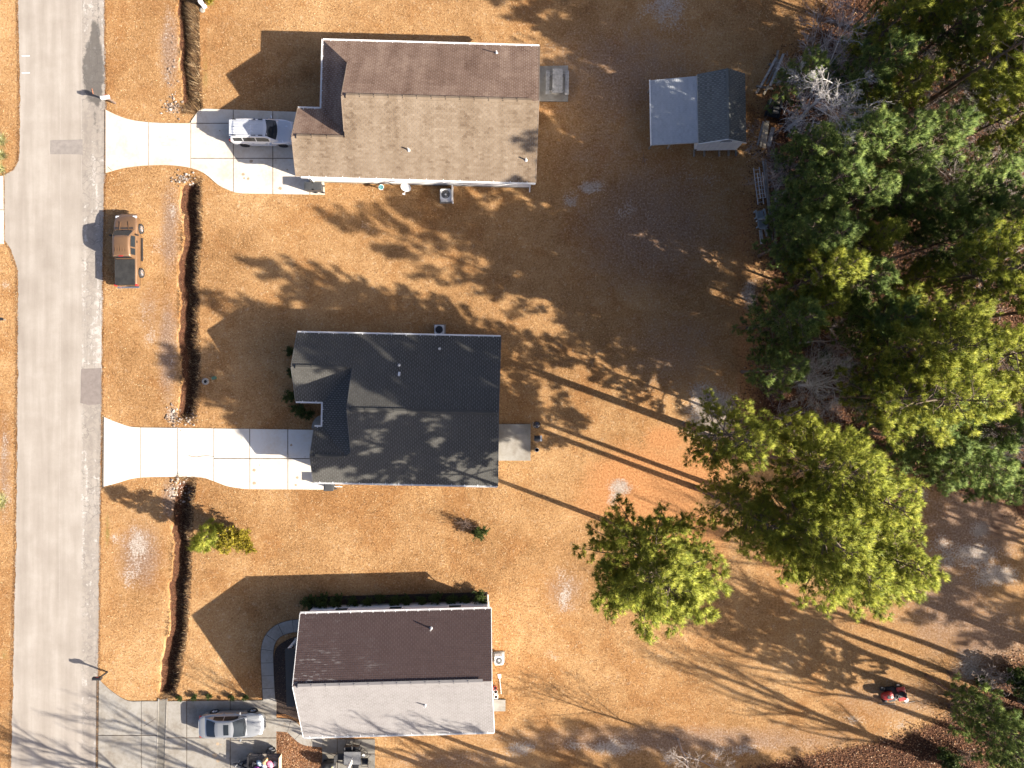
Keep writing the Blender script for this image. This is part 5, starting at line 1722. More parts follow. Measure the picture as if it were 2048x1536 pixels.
spiky(2, 340, 120, .6, "pale spiky grass clump at the left edge, lowest above the far driveway")
spiky(4, 1002, 170, .8, "pale spiky yucca at the left edge, half way down the street")

# ------------------------------------------------------------------ ground cover made of real blades and leaves
def scatter(n, x0, x1, y0, y1, keep=None):
    """points in photograph pixels"""
    px = rng.uniform(x0, x1, n); py = rng.uniform(y0, y1, n)
    if keep is not None:
        k_ = keep(px, py); px = px[k_]; py = py[k_]
    P = np.stack([(px - 1024) / PXM, (768 - py) / PXM, np.zeros(len(px))], 1)
    P[:, 2] = ditch_depth(P[:, 0], P[:, 1])
    return P, px, py
HARD = [d1_top + d1_bot, d2_top + d2_bot, [(196, 1359), (245, 1396), (280, 1402), (556, 1400), (556, 1640), (190, 1640)], [(990, 848), (1061, 848), (1061, 921), (990, 921)], [(1060, 134), (1136, 132), (1136, 204), (1060, 203)],
        [(645, 1478), (750, 1478), (750, 1600), (645, 1600)], [(-60, 357), (7, 352), (8, 488), (-60, 486)], [(521, 1402), (521, 1300), (535, 1262), (580, 1238), (620, 1236), (620, 1262), (570, 1268), (551, 1300), (551, 1402)]]
def on_lawn(px, py):
    l, r = road_edges(py)
    ok = (px < l - 1) | (px > r + 1)
    for h in HARD: ok &= ~in_poly(px, py, h)
    ok &= px < np.interp(py, edge_y, edge_x) + 30
    return ok
zone = np.maximum.reduce([sand, straw * .9, worn * .9, leaf_and_shade, np.clip(-Z * 20, 0, 1)])
def zone_at(px, py):
    x = (px - 1024) / PXM; y = (768 - py) / PXM
    return zone[np.clip(np.searchsorted(gy, y), 0, nyg - 1), np.clip(np.searchsorted(gx, x), 0, nxg - 1)]
P, px, py = scatter(260000, -20, 2060, -20, 1560, lambda a, b: on_lawn(a, b) & (rng.random(len(a)) > zone_at(a, b) * 1.3))
V, F = blades(P, .10, .034, .6)
nn = np.array([mnoise.noise(Vector((a[0] * .5, a[1] * .5, 0))) for a in P[::1]]) if len(P) < 10 else rng.uniform(-.1, .1, len(P))
cloud("lawn_blades", V, F, np.clip(rng.normal(.55, .33, len(P)) + nn, 0, 1), M['dry_blade'], None, kind="stuff")
# long dead grass hanging over the ditch
def near_ditch(px, py):
    x = (px - 1024) / PXM; y = (768 - py) / PXM
    ok = np.zeros(len(px), bool)
    for seg in DW:
        xc = ditch_x(y, seg); ok |= (x - xc > -.75) & (x - xc < .85) & (y < seg[0][1] + .3) & (y > seg[-1][1] - .3)
    return ok
P, px, py = scatter(60000, 320, 410, -20, 1400, near_ditch)
V, F = blades(P, .2, .03, .7, lean=(-.35, .25, 0))
cloud("ditch_grass", V, F, np.clip(rng.normal(.4, .3, len(P)), 0, 1), M['ditch_blade'], None, kind="stuff")
P, px, py = scatter(9000, 372, 400, -20, 225)
V, F = blades(P, .42, .035, .8, lean=(-.6, .35, 0))
cloud("ditch_grass", V, F, np.clip(rng.normal(.5, .3, len(P)), 0, 1), M['ditch_blade'], None, kind="stuff")
# fringe of grass over the street and driveway edges
def fringe(px, py):
    l, r = road_edges(py)
    return (np.abs(px - r - 1.5) < 2.2) | (np.abs(px - l + 1.5) < 2.2)
P, px, py = scatter(400000, 5, 215, -20, 1560, fringe)
P[:, 2] = .02
V, F = blades(P, .09, .025, .5)
cloud("verge_grass", V, F, np.clip(rng.normal(.4, .3, len(P)), 0, 1), M['dry_blade'], None, kind="stuff")
# leaf litter of the wood
def wood(px, py):
    return (px > np.interp(py, edge_y, edge_x) + rng.normal(0, 25, len(px))) & ((py < 1000) | (py > 1300) | (rng.random(len(px)) < .25))
P, px, py = scatter(190000, 1480, 2080, -30, 1570, wood)
P[:, 2] = rng.uniform(.01, .06, len(P))
V, F = blades(P, .11, .085, .25)
cloud("leaf_litter", V, F, np.clip(rng.normal(.45, .27, len(P)), 0, 1), M['litter'], None, kind="stuff")
P, px, py = scatter(9000, 553, 645, 1440, 1560, lambda a, b: (b > 1475 + (a - 553) * .1) | (a < 590))
P[:, 2] = .03
V, F = blades(P, .09, .07, .3)
cloud("leaf_litter", V, F, np.clip(rng.normal(.65, .2, len(P)), 0, 1), M['litter'], None, kind="stuff")
# stones at the culvert mouths
for name, lst in (("riprap", [(345, 212, 14, 12, 60), (366, 358, 14, 9, 60), (350, 836, 14, 20, 50), (354, 975, 14, 22, 60), (345, 160, 6, 60, 25), (380, 835, 9, 12, 40), (375, 985, 8, 14, 25)]),):
    mb = MB(); sd = 0
    for cx, cy, rx, ry, n in lst:
        for _ in range(n):
            a, b_ = random.gauss(0, .75), random.gauss(0, .75)
            px, py = cx + a * rx, cy + b_ * ry; x, y = W(px, py)
            z = float(ditch_depth(np.array([x]), np.array([y]))[0]); r_ = random.uniform(.03, .09); sd += 1
            mb.blob((x, y, z + r_ * .4), (r_ * random.uniform(.8, 1.3), r_, r_ * .7), sd, 6, .35, random.random())
    mb.build(name, M['stone'], kind="stuff")

# ------------------------------------------------------------------ things in the yards
def ac_unit(px, py, rz, label, size=.78, h=.8, colr='alu', dark=False):
    x, y = W(px, py, h)
    t = thing("ac_unit", label, "air conditioner", (x, y, 0), rz, "outdoor air conditioning units")
    mb = MB(); mb.box((0, 0, .05), (size + .2, size + .2, .1)); mb.build("pad", M['concrete_old'], t)
    mb = MB()
    q = size / 2
    for k in range(9):
        z = .14 + k * .062
        mb.box((0, 0, z), (size, size, .035))
    mb.build("louvre_panel", M[colr], t, kind="stuff", bevel=.012)
    mb = MB(); mb.box((0, 0, .4), (size - .05, size - .05, .6)); mb.build("coil", M['dark_metal'], t)
    mb = MB()
    n = 28; ro = .31 * size / .78 * 1.06
    vs = []; 
    for k in range(n):
        a = 2 * PI * k / n; c_, s_ = math.cos(a), math.sin(a); m_ = max(abs(c_), abs(s_))
        rr_ = q / m_ if m_ > .9 else min(q / m_, q * 1.28)
        vs += [(ro * c_, ro * s_, h - .01), (rr_ * c_, rr_ * s_, h - .02), (rr_ * c_, rr_ * s_, h - .12), (ro * c_, ro * s_, h - .14)]
    fs = []
    for k in range(n):
        k2 = (k + 1) % n
        fs += [(k * 4, k * 4 + 1, k2 * 4 + 1, k2 * 4), (k * 4 + 1, k * 4 + 2, k2 * 4 + 2, k2 * 4 + 1), (k * 4, k2 * 4, k2 * 4 + 3, k * 4 + 3)]
    mb.add(vs, fs); mb.build("top_cover", M[colr], t)
    mb = MB(); mb.lathe((0, 0, h - .2), [(ro, 0), (.02, 0)], 20); mb.build("fan_well", M['black'], t)
    for k in range(3):
        a = k * 2 * PI / 3 + .4
        mb = MB(); vs = []
        for r_, w0, w1 in ((.07, -.3, .3), (ro * .92, -.38, .42)):
            vs += [(r_ * math.cos(a + w0), r_ * math.sin(a + w0), h - .12), (r_ * math.cos(a + w1), r_ * math.sin(a + w1), h - .16)]
        mb.add(vs, [(0, 1, 3, 2)]); mb.build("fan_blade", M['alu'], t)
    mb = MB(); mb.lathe((0, 0, h - .15), [(.08, 0), (.07, .06), (.01, .07)], 12)
    for rr_ in (.1, .17, .24, .3):
        pts = [(rr_ * math.cos(a), rr_ * math.sin(a), h - .005) for a in np.linspace(0, 2 * PI, 17)]
        mb.tube(pts, .005, 3, cap=False)
    mb.build("grille", M['dark_metal'] if dark else M[colr], t)
    return t
ac_unit(891, 388, .02, "pale round-grilled air conditioner by the upper house's sunny south wall", colr='white')
ac_unit(878, 659, 0, "grey air conditioner in the shadow of the middle house's north wall", .66, colr='alu', dark=True)
ac_unit(998, 1322, .03, "white air conditioner on a pad at the lower house's right end", .62, colr='white')
# white fence-like pipe beside the upper unit
x, y = W(904, 385, .9)
t = thing("privacy_screen", "narrow white panel standing beside the upper house's air conditioner", "panel", (x, y, 0))
mb = MB(); mb.box((0, 0, .5), (.05, 1.1, .95)); mb.build("panel", M['white'], t)
for y_ in (-.55, .55):
    mb = MB(); mb.box((0, y_, .52), (.09, .09, 1.04)); mb.build("post", M['white_trim'], t)

# satellite dish on a post
x, y = W(812, 378, 1.3)
t = thing("satellite_dish", "white satellite dish on a short mast beside the upper house's south wall", "satellite dish", (x, y + .1, 0), R(-15))
mb = MB()
n = 24; vs = [(0, 0, -.10)]; fs = []
for j, r_ in enumerate((.13, .26, .38)):
    for k in range(n):
        a = 2 * PI * k / n; vs.append((r_ * math.cos(a), r_ * .88 * math.sin(a), -.10 + .10 * (r_ / .38) ** 2))
for k in range(n):
    fs.append((0, 1 + k, 1 + (k + 1) % n))
    for j in range(2): fs.append((1 + j * n + k, 1 + (j + 1) * n + k, 1 + (j + 1) * n + (k + 1) % n, 1 + j * n + (k + 1) % n))
mb.add(vs, fs)
d = mb.build("dish", M['white'], t, smooth=True); d.location = (0, 0, 1.35); d.rotation_euler = (R(42), 0, 0)
mb = MB(); mb.tube([(0, .1, 0), (0, .1, 1.1), (0, .02, 1.28)], .03, 8); mb.build("mast", M['alu'], t)
mb = MB(); mb.tube([(0, -.02, 1.1), (0, -.42, 1.28), (0, -.5, 1.42)], .018, 6); mb.box((0, -.52, 1.46), (.16, .1, .1)); mb.build("feed_arm", M['white_trim'], t)

# teal and white tub on a stand
x, y = W(762, 374, .7)
t = thing("hose_reel", "small round hose reel with teal hose on a post by the upper house", "hose reel", (x, y, 0))
mb = MB(); mb.lathe((0, 0, .62), [(.2, 0), (.21, .05), (.18, .05), (.17, .01)], 18); mb.build("dish_rim", M['white_trim'], t, smooth=False)
mb = MB()
for k in range(3): mb.tube([((.07 + .035 * k) * math.cos(a), (.07 + .035 * k) * math.sin(a), .68 + .01 * k) for a in np.linspace(0, 2 * PI, 15)], .016, 5, cap=False)
mb.build("hose", plain('teal_hose', (.05, .3, .33), .5), t)
mb = MB(); mb.lathe((0, 0, 0), [(.04, 0), (.04, .62)], 8); mb.build("post", M['alu'], t)

def wheelie_bin(px, py, rz, label, h=1.05):
    x, y = W(px, py, h)
    t = thing("trash_bin", label, "trash bin", (x, y, 0.03), rz, "wheeled trash bins")
    mb = MB()
    a = .26; b_ = .32
    mb.add([(-a * .8, -b_ * .8, .05), (a * .8, -b_ * .8, .05), (a * .8, b_ * .8, .05), (-a * .8, b_ * .8, .05), (-a, -b_, .95), (a, -b_, .95), (a, b_, .95), (-a, b_, .95)],
           [(3, 2, 1, 0), (4, 5, 6, 7), (0, 1, 5, 4), (1, 2, 6, 5), (2, 3, 7, 6), (3, 0, 4, 7)])
    mb.build("bin_body", M['binm'], t, bevel=.03)
    mb = MB(); mb.box((0, 0, 1.0), (.58, .72, .07)); mb.box((0, 0, 1.04), (.4, .55, .03)); mb.build("lid", M['binm'], t, bevel=.03)
    mb = MB(); mb.tube([(-.22, -.40, .98), (.22, -.40, .98)], .018, 6); mb.build("handle", M['black'], t)
    for sx in (-1, 1):
        mb = MB(); mb.lathe((sx * .25 - .03, -.27, .12), [(.12, 0), (.12, .06)], 12, 'x'); mb.build("wheel", M['rubber'], t)
    return t
M['binm'] = plain('dark_grey_bin', (.05, .052, .055), .5, var=.15)
wheelie_bin(618, 372, PI / 2, "dark grey trash bin at the left end of the upper house's south wall")
wheelie_bin(633, 372, PI / 2, "dark grey trash bin at the drive's end, right of its twin by the brown roof")
wheelie_bin(657, 974, PI / 2, "dark grey trash bin tucked under the middle house's lower eave")
x, y = W(675, 974, .8)
t = thing("folding_chair", "folded white frame chair leaning under the middle house's lower eave", "chair", (x, y, 0))
for s_ in (-.16, .16):
    mb = MB(); mb.tube([(s_, -.1, 0), (s_, .05, .9), (s_ , .12, 1.0)], .02, 6); mb.build("frame", M['white_trim'], t)
mb = MB(); mb.box((0, -.02, .5), (.3, .05, .4), rx=-.15); mb.build("seat", M['white'], t)

# mailboxes
def mailbox(px, py, rz, body, post, label, h=1.12, nbx=1, flip=1):
    x, y = W(px, py)
    t = thing("mailbox", label, "mailbox", (x, y, 0), rz, None)
    mb = MB(); mb.box((0, 0, h / 2), (.1, .1, h)); mb.build("post", post, t)
    mb = MB(); mb.box((-.05, 0, h - .03), (.55, .1, .08)); mb.bar((0, 0, h - .4), (-.3, 0, h - .05), .06); mb.build("arm", post, t)
    prof = [(math.cos(a) * .12, math.sin(a) * .10 + .12) for a in np.linspace(0, PI, 9)] + [(-.12, 0), (.12, 0)]
    mb = MB(); n = len(prof)
    vs = [(-.38, p[0], h + p[1]) for p in prof] + [(.2, p[0], h + p[1]) for p in prof]
    mb.add(vs, [tuple(range(n)), tuple(range(2 * n - 1, n - 1, -1))] + [(i, (i + 1) % n, n + (i + 1) % n, n + i) for i in range(n)])
    mb.build("box", body, t)
    mb = MB(); mb.box((-.39, 0, h + .11), (.012, .22, .2)); mb.build("door", body, t)
    mb = MB(); mb.box((-.05, .13, h + .17), (.16, .01, .03)); mb.box((.02, .13, h + .12), (.03, .01, .12)); mb.build("flag", M['red'], t)
    return t
mailbox(231, 207, R(8), M['white'], M['twig_brown'], "white mailbox on a brown post at the upper driveway")
mailbox(215, 1344, R(0), M['black'], M['black'], "black mailbox on a black post above the lower driveway")
for k_, (py, lb) in enumerate(((1264, "upper"), (1280, "lower"))):
    mailbox(-8, py, PI, M['black'], M['black'], lb + " of the two black mailboxes at the left edge, far side of the street")
mailbox(-7, 617, PI, M['black'], M['old_wood'], "dark mailbox at the left edge half way up the far verge", 1.0)
x, y = W(-2, 638, .7)
t = thing("newspaper_box", "round-mouthed black newspaper tube at the left edge below a mailbox", "newspaper box", (x, y, 0))
mb = MB(); mb.lathe((-.25, 0, .7), [(.11, 0), (.11, .5), (.095, .5), (.09, .1)], 14, 'x', cap=False); mb.build("tube", M['black'], t)
mb = MB(); mb.lathe((0, 0, 0), [(.03, 0), (.03, .6)], 8); mb.build("post", M['old_wood'], t)

# utility bits
x, y = W(401, 3, .8)
t = thing("utility_pedestal", "white utility pedestal at the top edge beside the ditch", "utility box", (x, y, 0), .5)
mb = MB(); mb.box((0, 0, .4), (.28, .22, .8)); mb.build("cabinet", M['white'], t, bevel=.03)
mb = MB(); mb.box((0, 0, .83), (.32, .26, .07)); mb.build("cap", M['white_trim'], t, bevel=.02)
x, y = W(404, 19, .1)
t = thing("well_cap", "small round pale cover in the lawn under the white pedestal", "access cover", (x, y, 0))
mb = MB(); mb.lathe((0, 0, 0), [(.2, 0), (.2, .07), (.12, .1), (.02, .1)], 16); mb.build("cover", M['concrete_old'], t)
x, y = W(410, 763, .15)
t = thing("well_cap", "pale ring-shaped access cover with dark centre in the middle house's front lawn", "access cover", (x, y, 0))
mb = MB(); mb.lathe((0, 0, 0), [(.25, 0), (.25, .12), (.22, .15), (.13, .15), (.12, .08)], 20, cap=False); mb.build("ring", M['concrete_old'], t)
mb = MB(); mb.lathe((0, 0, .06), [(.13, 0), (.02, .01)], 16); mb.build("cover", M['black'], t)
x, y = W(427, 756, .3)
t = thing("valve_box", "small green utility box right of the ring-shaped access cover", "utility box", (x, y, 0), .3)
mb = MB(); mb.box((0, 0, .12), (.3, .2, .24)); mb.build("housing", plain('utility_green', (.06, .12, .07), .6), t, bevel=.03)
mb = MB(); mb.box((0, 0, .26), (.33, .23, .04)); mb.build("lid", plain('utility_green_lid', (.09, .16, .1), .6), t, bevel=.01)

# picnic table on the upper patio
x, y = W(1115, 163, .7)
t = thing("picnic_table", "weathered grey picnic table with two benches on the upper house's patio", "picnic table", (x, y, .1), R(-1))
for k in range(5):
    mb = MB(); mb.box((-.3 + k * .15, 0, .74), (.138, 1.75, .04)); mb.build("table_plank", M['grey_wood'], t)
for sx in (-1, 1):
    for k in range(2):
        mb = MB(); mb.box((sx * (.64 + k * .14), 0, .44), (.13, 1.75, .04)); mb.build("bench_plank", M['grey_wood'], t)
for y_ in (-.65, .65):
    for sx in (-1, 1):
        mb = MB(); mb.bar((sx * .55, y_, 0), (sx * .2, y_, .7), .09, .04); mb.build("leg", M['grey_wood'], t)
    mb = MB(); mb.box((0, y_ + .05, .39), (1.5, .04, .09)); mb.build("crossbeam", M['grey_wood'], t)

# middle house patio: kettle grill, barrel smoker, bucket
x, y = W(1074, 850, .95)
t = thing("kettle_grill", "shiny black kettle grill behind the middle house, upper of the two cookers", "grill", (x, y, 0))
M['enamel'] = plain('black_enamel', (.02, .012, .014), .12, coat=1.0)
mb = MB(); mb.lathe((0, 0, .72), [(.03, -.22), (.18, -.17), (.27, -.05), (.28, 0)], 20); mb.build("bowl", M['enamel'], t, smooth=True)
mb = MB(); mb.lathe((0, 0, .73), [(.285, 0), (.27, .08), (.18, .19), (.04, .24)], 20); mb.build("lid", M['enamel'], t, smooth=True)
mb = MB(); mb.tube([(-.07, 0, .96), (-.05, 0, 1.02), (.05, 0, 1.02), (.07, 0, .96)], .014, 6); mb.build("handle", M['chrome'], t)
for a in (.5, 2.6, 4.7):
    mb = MB(); mb.bar((.17 * math.cos(a), .17 * math.sin(a), .6), (.3 * math.cos(a), .3 * math.sin(a), 0), .025); mb.build("leg", M['alu'], t)
mb = MB(); mb.tube([(.30 * math.cos(a), .30 * math.sin(a), .72) for a in np.linspace(2.4, 3.9, 7)], .012, 5); mb.build("hanging_ring", M['alu'], t)
x, y = W(1074, 877, .9)
t = thing("smoker", "black barrel smoker with grey side shelf behind the middle house, below the kettle grill", "smoker", (x, y, 0))
mb = MB(); mb.lathe((-.2, 0, .75), [(.02, 0), (.21, .01), (.21, .42), (.02, .43)], 18, 'x'); mb.build("barrel", M['black'], t)
mb = MB(); mb.box((.3, 0, .82), (.14, .42, .03)); mb.build("shelf", M['alu'], t)
mb = MB(); mb.lathe((.0, .12, .9), [(.04, 0), (.04, .35), (.05, .36), (.05, .4)], 10); mb.build("chimney", M['black'], t)
mb = MB(); mb.tube([(-.12, -.2, .85), (-.1, -.26, .88), (.1, -.26, .88), (.12, -.2, .85)], .012, 5); mb.build("handle", M['chrome'], t)
for sx in (-.17, .17):
    for sy in (-.15, .15):
        mb = MB(); mb.bar((sx, sy, .62), (sx, sy * 1.3, 0), .03); mb.build("leg", M['black'], t)
x, y = W(1074, 900, .35)
t = thing("bucket", "pale blue bucket on the grass below the smoker", "bucket", (x, y, 0))
mb = MB(); mb.lathe((0, 0, 0), [(.11, 0), (.145, .33), (.155, .34), (.135, .34), (.105, .03)], 16, cap=False); mb.build("pail", plain('pale_blue_plastic', (.6, .68, .72), .4), t)
mb = MB(); mb.lathe((0, 0, .25), [(.13, 0), (.01, 0)], 16); mb.build("water", M['glass'], t)
mb = MB(); mb.tube([(.15 * math.cos(a), .15 * math.sin(a), .33) for a in np.linspace(0, PI, 9)], .006, 4); mb.build("handle", M['alu'], t)

# lower house, right end: little shovel, jugs
x, y = W(1001, 1370, .1)
t = thing("snow_shovel", "white long-handled scoop lying beside the lower house's step", "shovel", (x, y, 0), R(5))
mb = MB(); mb.tube([(0, -.68, .08), (-.02, .42, .06)], .02, 6); mb.build("handle", M['white_trim'], t)
mb = MB(); mb.add([(-.14, .78, .06), (.1, .78, .06), (.08, .5, .03), (-.02, .4, .05), (-.12, .5, .03), (-.14, .78, .02), (.1, .78, .02), (.08, .5, 0), (-.02, .4, .02), (-.12, .5, 0)],
              [(0, 1, 2, 3, 4), (9, 8, 7, 6, 5), (0, 5, 6, 1), (1, 6, 7, 2), (2, 7, 8, 3), (3, 8, 9, 4), (4, 9, 5, 0)]); mb.build("blade", M['white'], t)
for k_, (px, py, c_, lb) in enumerate(((989, 1377, 'red', "red pot half under the lower house's right eave"), (990, 1384, 'white', "white pot below the red one at the lower house's right eave"), (991, 1394, 'white', "square white planter above the lower house's step"))):
    x, y = W(px + 1, py, .3)
    t = thing("pot", lb, "pot", (x, y, 0))
    if k_ < 2:
        mb = MB(); mb.lathe((0, 0, 0), [(.1, 0), (.15, .3), (.16, .3), (.13, .28), (.12, .2)], 14, cap=False)
    else:
        mb = MB(); mb.box((0, 0, .15), (.3, .3, .3))
    mb.build("vessel", M[c_], t)
    mb = MB(); mb.lathe((0, 0, .22 if k_ < 2 else .305), [(.12, 0), (.02, .01)], 12); mb.build("soil", M['mulch'], t)

# garden bed of hedge ends; paper scraps on the street verge left out
# patio set of the lower house
x, y = W(705, 1516, .75)
t = thing("patio_table", "grey glass-topped patio table around the closed umbrella", "table", (x, y, .07))
mb = MB(); mb.box((0, 0, .72), (1.25, .95, .02)); mb.build("tabletop", plain('smoked_glass', (.15, .15, .155), .25, spec=.6), t, bevel=.01)
mb = MB()
mb.bar((-.63, -.48, .71), (.63, -.48, .71), .04); mb.bar((-.63, .48, .71), (.63, .48, .71), .04); mb.bar((-.63, -.46, .71), (-.63, .46, .71), .04); mb.bar((.63, -.46, .71), (.63, .46, .71), .04)
mb.build("table_frame", M['dark_metal'], t)
for sx in (-.55, .55):
    for sy in (-.4, .4):
        mb = MB(); mb.bar((sx, sy, 0), (sx, sy, .7), .04); mb.build("leg", M['dark_metal'], t)
x, y = W(705, 1516)
x, y = t.location.x, t.location.y
u = thing("patio_umbrella", "closed pale umbrella standing through the patio table", "umbrella", (x, y, .07))
mb = MB(); mb.lathe((0, 0, 0), [(.02, 0), (.02, 2.5)], 8); mb.build("pole", M['alu'], u)
mb = MB()
pr_ = [(.05, 2.45), (.08, 2.2), (.10, 1.7), (.12, 1.3), (.07, 1.2), (.09, 1.1)]
vs = []; n = 16
for r_, z in pr_:
    for k in range(n):
        a = 2 * PI * k / n; q = r_ * (1 + .25 * (k % 2)); vs.append((q * math.cos(a), q * math.sin(a), z))
mb.add(vs, [(i * n + k, i * n + (k + 1) % n, (i + 1) * n + (k + 1) % n, (i + 1) * n + k) for i in range(len(pr_) - 1) for k in range(n)] + [tuple(range(n))])
mb.build("canopy", plain('pale_canvas', (.6, .58, .55), .8), u)
mb = MB(); mb.lathe((0, 0, 0), [(.25, 0), (.25, .05), (.05, .1), (.04, .25)], 16); mb.build("base", M['black'], u)
def patio_chair(px, py, rz, label):
    x, y = W(px, py, .45)
    t = thing("patio_chair", label, "chair", (x, y, .07), rz, "black patio chairs around the table")
    mb = MB(); mb.box((0, 0, .42), (.48, .46, .025)); mb.build("seat", M['black'], t)
    mb = MB(); mb.box((0, .27, .7), (.46, .025, .55), rx=-.25); mb.build("backrest", M['black'], t)
    for sx in (-1, 1):
        mb = MB(); mb.tube([(sx * .27, -.22, 0), (sx * .27, -.22, .6), (sx * .27, .0, .64), (sx * .27, .25, .62)], .014, 6); mb.build("armrest", M['dark_metal'], t)
        mb = MB(); mb.tube([(sx * .25, .36, 0), (sx * .25, .22, .42), (sx * .25, .36, .98)], .014, 6); mb.build("leg", M['dark_metal'], t)
        mb = MB(); mb.tube([(sx * .25, -.22, 0), (sx * .25, -.2, .42)], .014, 6); mb.build("leg", M['dark_metal'], t)
    return t
patio_chair(698, 1496, 0.05, "black patio chair above the table, left one of the pair")
patio_chair(713, 1495, -.1, "black patio chair above the table, right one of the pair")
patio_chair(681, 1513, PI / 2, "black patio chair at the table's left end")
patio_chair(711, 1535, PI, "black patio chair below the table at the picture's edge")
x, y = W(729, 1507, .5)
t = thing("plant_stand", "round black wire stand with a white saucer, right of the patio table", "wire stand", (x, y, .07))
mb = MB(); mb.tube([(.25 * math.cos(a), .25 * math.sin(a), .5) for a in np.linspace(0, 2 * PI, 19)], .014, 5, cap=False); mb.tube([(.16 * math.cos(a), .16 * math.sin(a), .25) for a in np.linspace(0, 2 * PI, 19)], .012, 5, cap=False); mb.build("hoop", M['black'], t)
for a in (0, 2.1, 4.2):
    mb = MB(); mb.bar((.25 * math.cos(a), .25 * math.sin(a), .5), (.15 * math.cos(a), .15 * math.sin(a), 0), .018); mb.build("leg", M['black'], t)
mb = MB(); mb.lathe((-.05, -.12, .45), [(.09, 0), (.11, .03), (.02, .015)], 14); mb.build("saucer", M['white'], t)
patio_chair(730, 1522, -PI / 2, "black patio chair with a pale cushion at the table's right end")
x, y = W(656, 1533, .6)
t = thing("covered_grill", "black covered grill with a bright yellow strap at the patio's lower left corner", "grill", (x, y, .07))
mb = MB(); mb.blob((0, 0, .5), (.6, .38, .5), 5, 14, .18); mb.build("cover", M['black'], t, smooth=True)
mb = MB(); mb.bar((.25, -.2, 1.0), (.42, .2, .92), .04, .02); mb.build("strap", plain('yellow_strap', (.5, .5, .1), .5), t)
mb = MB(); mb.box((0, 0, .05), (.9, .5, .1)); mb.build("base", M['dark_metal'], t)

# ---- utility trailer with its load
x, y = W(528, 1533, .8)
t = thing("utility_trailer", "open utility trailer heaped with colourful bags on the lower driveway", "trailer", (x, y, .06), R(-1))
TL, TW = 2.3, 1.7
mb = MB(); mb.box((0, 0, .5), (TL, TW, .06)); mb.build("deck", M['old_wood'], t)
for sy in (-1, 1):
    mb = MB()
    mb.bar((-TL / 2, sy * TW / 2, .55), (TL / 2, sy * TW / 2, .55), .05); mb.bar((-TL / 2, sy * TW / 2, 1.0), (TL / 2, sy * TW / 2, 1.0), .04)
    for k in range(4): mb.bar((-TL / 2 + k * TL / 3, sy * TW / 2, .55), (-TL / 2 + k * TL / 3, sy * TW / 2, 1.0), .04)
    mb.build("side_rail", M['dark_metal'], t)
    wheel(t, .35, sy * (TW / 2 + .16), .3, sy, M['white'], .18, .55)
    mb = MB(); pts = [(.35 + .38 * math.cos(a), sy * (TW / 2 + .16), .3 + .38 * math.sin(a)) for a in np.linspace(.1, PI - .1, 9)]
    vs = []; fs = []
    for i, p in enumerate(pts):
        vs += [(p[0], p[1] - .12, p[2]), (p[0], p[1] + .12, p[2])]
        if i: fs.append((2 * i - 2, 2 * i, 2 * i + 1, 2 * i - 1))
    mb.add(vs, fs); mb.build("fender", M['black'], t)
for k in range(5):
    mb = MB(); mb.box((TL / 2 + .05, 0, .56 + k * .125), (.035, TW, .11), ry=.06); mb.build("tailgate_plank", M['pale_wood'], t)
mb = MB(); mb.box((-TL / 2, 0, .78), (.04, TW, .46)); mb.build("front_panel", M['dark_metal'], t)
mb = MB(); mb.bar((-TL / 2, .4, .45), (-TL / 2 - .95, 0, .45), .06); mb.bar((-TL / 2, -.4, .45), (-TL / 2 - .95, 0, .45), .06); mb.bar((-TL / 2 - .9, 0, .45), (-TL / 2 - 1.2, 0, .47), .07); mb.build("tongue", M['dark_metal'], t)
mb = MB(); mb.bar((-TL / 2 - .9, 0, 0), (-TL / 2 - .9, 0, .8), .05); mb.build("jack", M['alu'], t)
bags = [((.15, .45), (.3, .2, .16), (.6, .38, .18), "tan paper bag at the back of the trailer's load"), ((-.3, .35), (.28, .18, .15), (.25, .33, .42), "blue-grey bag left of the tan one in the trailer"),
        ((.45, .25), (.2, .28, .16), (.62, .2, .3), "pink bag at the right of the trailer's load"), ((.5, .0), (.22, .2, .15), (.5, .04, .1), "crimson bag below the pink one in the trailer"),
        ((.1, .1), (.25, .16, .15), (.72, .66, .68), "white striped bag in the middle of the trailer's load"), ((-.1, -.2), (.2, .25, .17), (.12, .42, .45), "teal bag in the trailer"),
        ((-.4, -.1), (.2, .25, .16), (.35, .06, .3), "magenta bag in the trailer"), ((.3, -.35), (.28, .25, .17), (.6, .72, .75), "pale aqua bag in the trailer"),
        ((-.2, -.5), (.25, .22, .16), (.45, .1, .4), "purple bag near the picture's bottom edge in the trailer"), ((.55, -.5), (.22, .22, .16), (.55, .52, .56), "light grey bag at the trailer's lower right"),
        ((.75, .15), (.16, .2, .14), (.8, .78, .76), "small white bag against the trailer's tailgate"), ((-.8, .1), (.22, .3, .15), (.03, .03, .035), "black sack at the trailer's front"),
        ((-.75, -.35), (.2, .2, .15), (.4, .36, .38), "crumpled grey tarp bundle at the trailer's front")]
for i, (c, rd, cl, lb) in enumerate(bags):
    mb = MB(); mb.blob((0, 0, rd[2]), rd, i + 20, 12, .38)
    o = mb.build("bag", plain('bag_%s' % lb.split()[0], cl, .45, var=.35, scale=4), smooth=True)
    o.location = (t.location.x + c[0], t.location.y + c[1], .6 + .22 * (abs(c[0]) < .5)); o.rotation_euler = (0, 0, random.uniform(0, 3))
    tag(o, lb, "bag", "bags heaped in the trailer")
x, y = W(490, 1530, .3)
t = thing("hand_truck", "small rusty hand truck standing left of the trailer's tongue", "hand truck", (x, y, .06), .2)
mb = MB(); mb.tube([(-.2, 0, .1), (-.2, -.12, 1.1), (.2, -.12, 1.1), (.2, 0, .1)], .018, 6); mb.bar((-.2, -.05, .5), (.2, -.05, .5), .02); mb.bar((-.2, -.09, .8), (.2, -.09, .8), .02); mb.build("frame", M['dark_metal'], t)
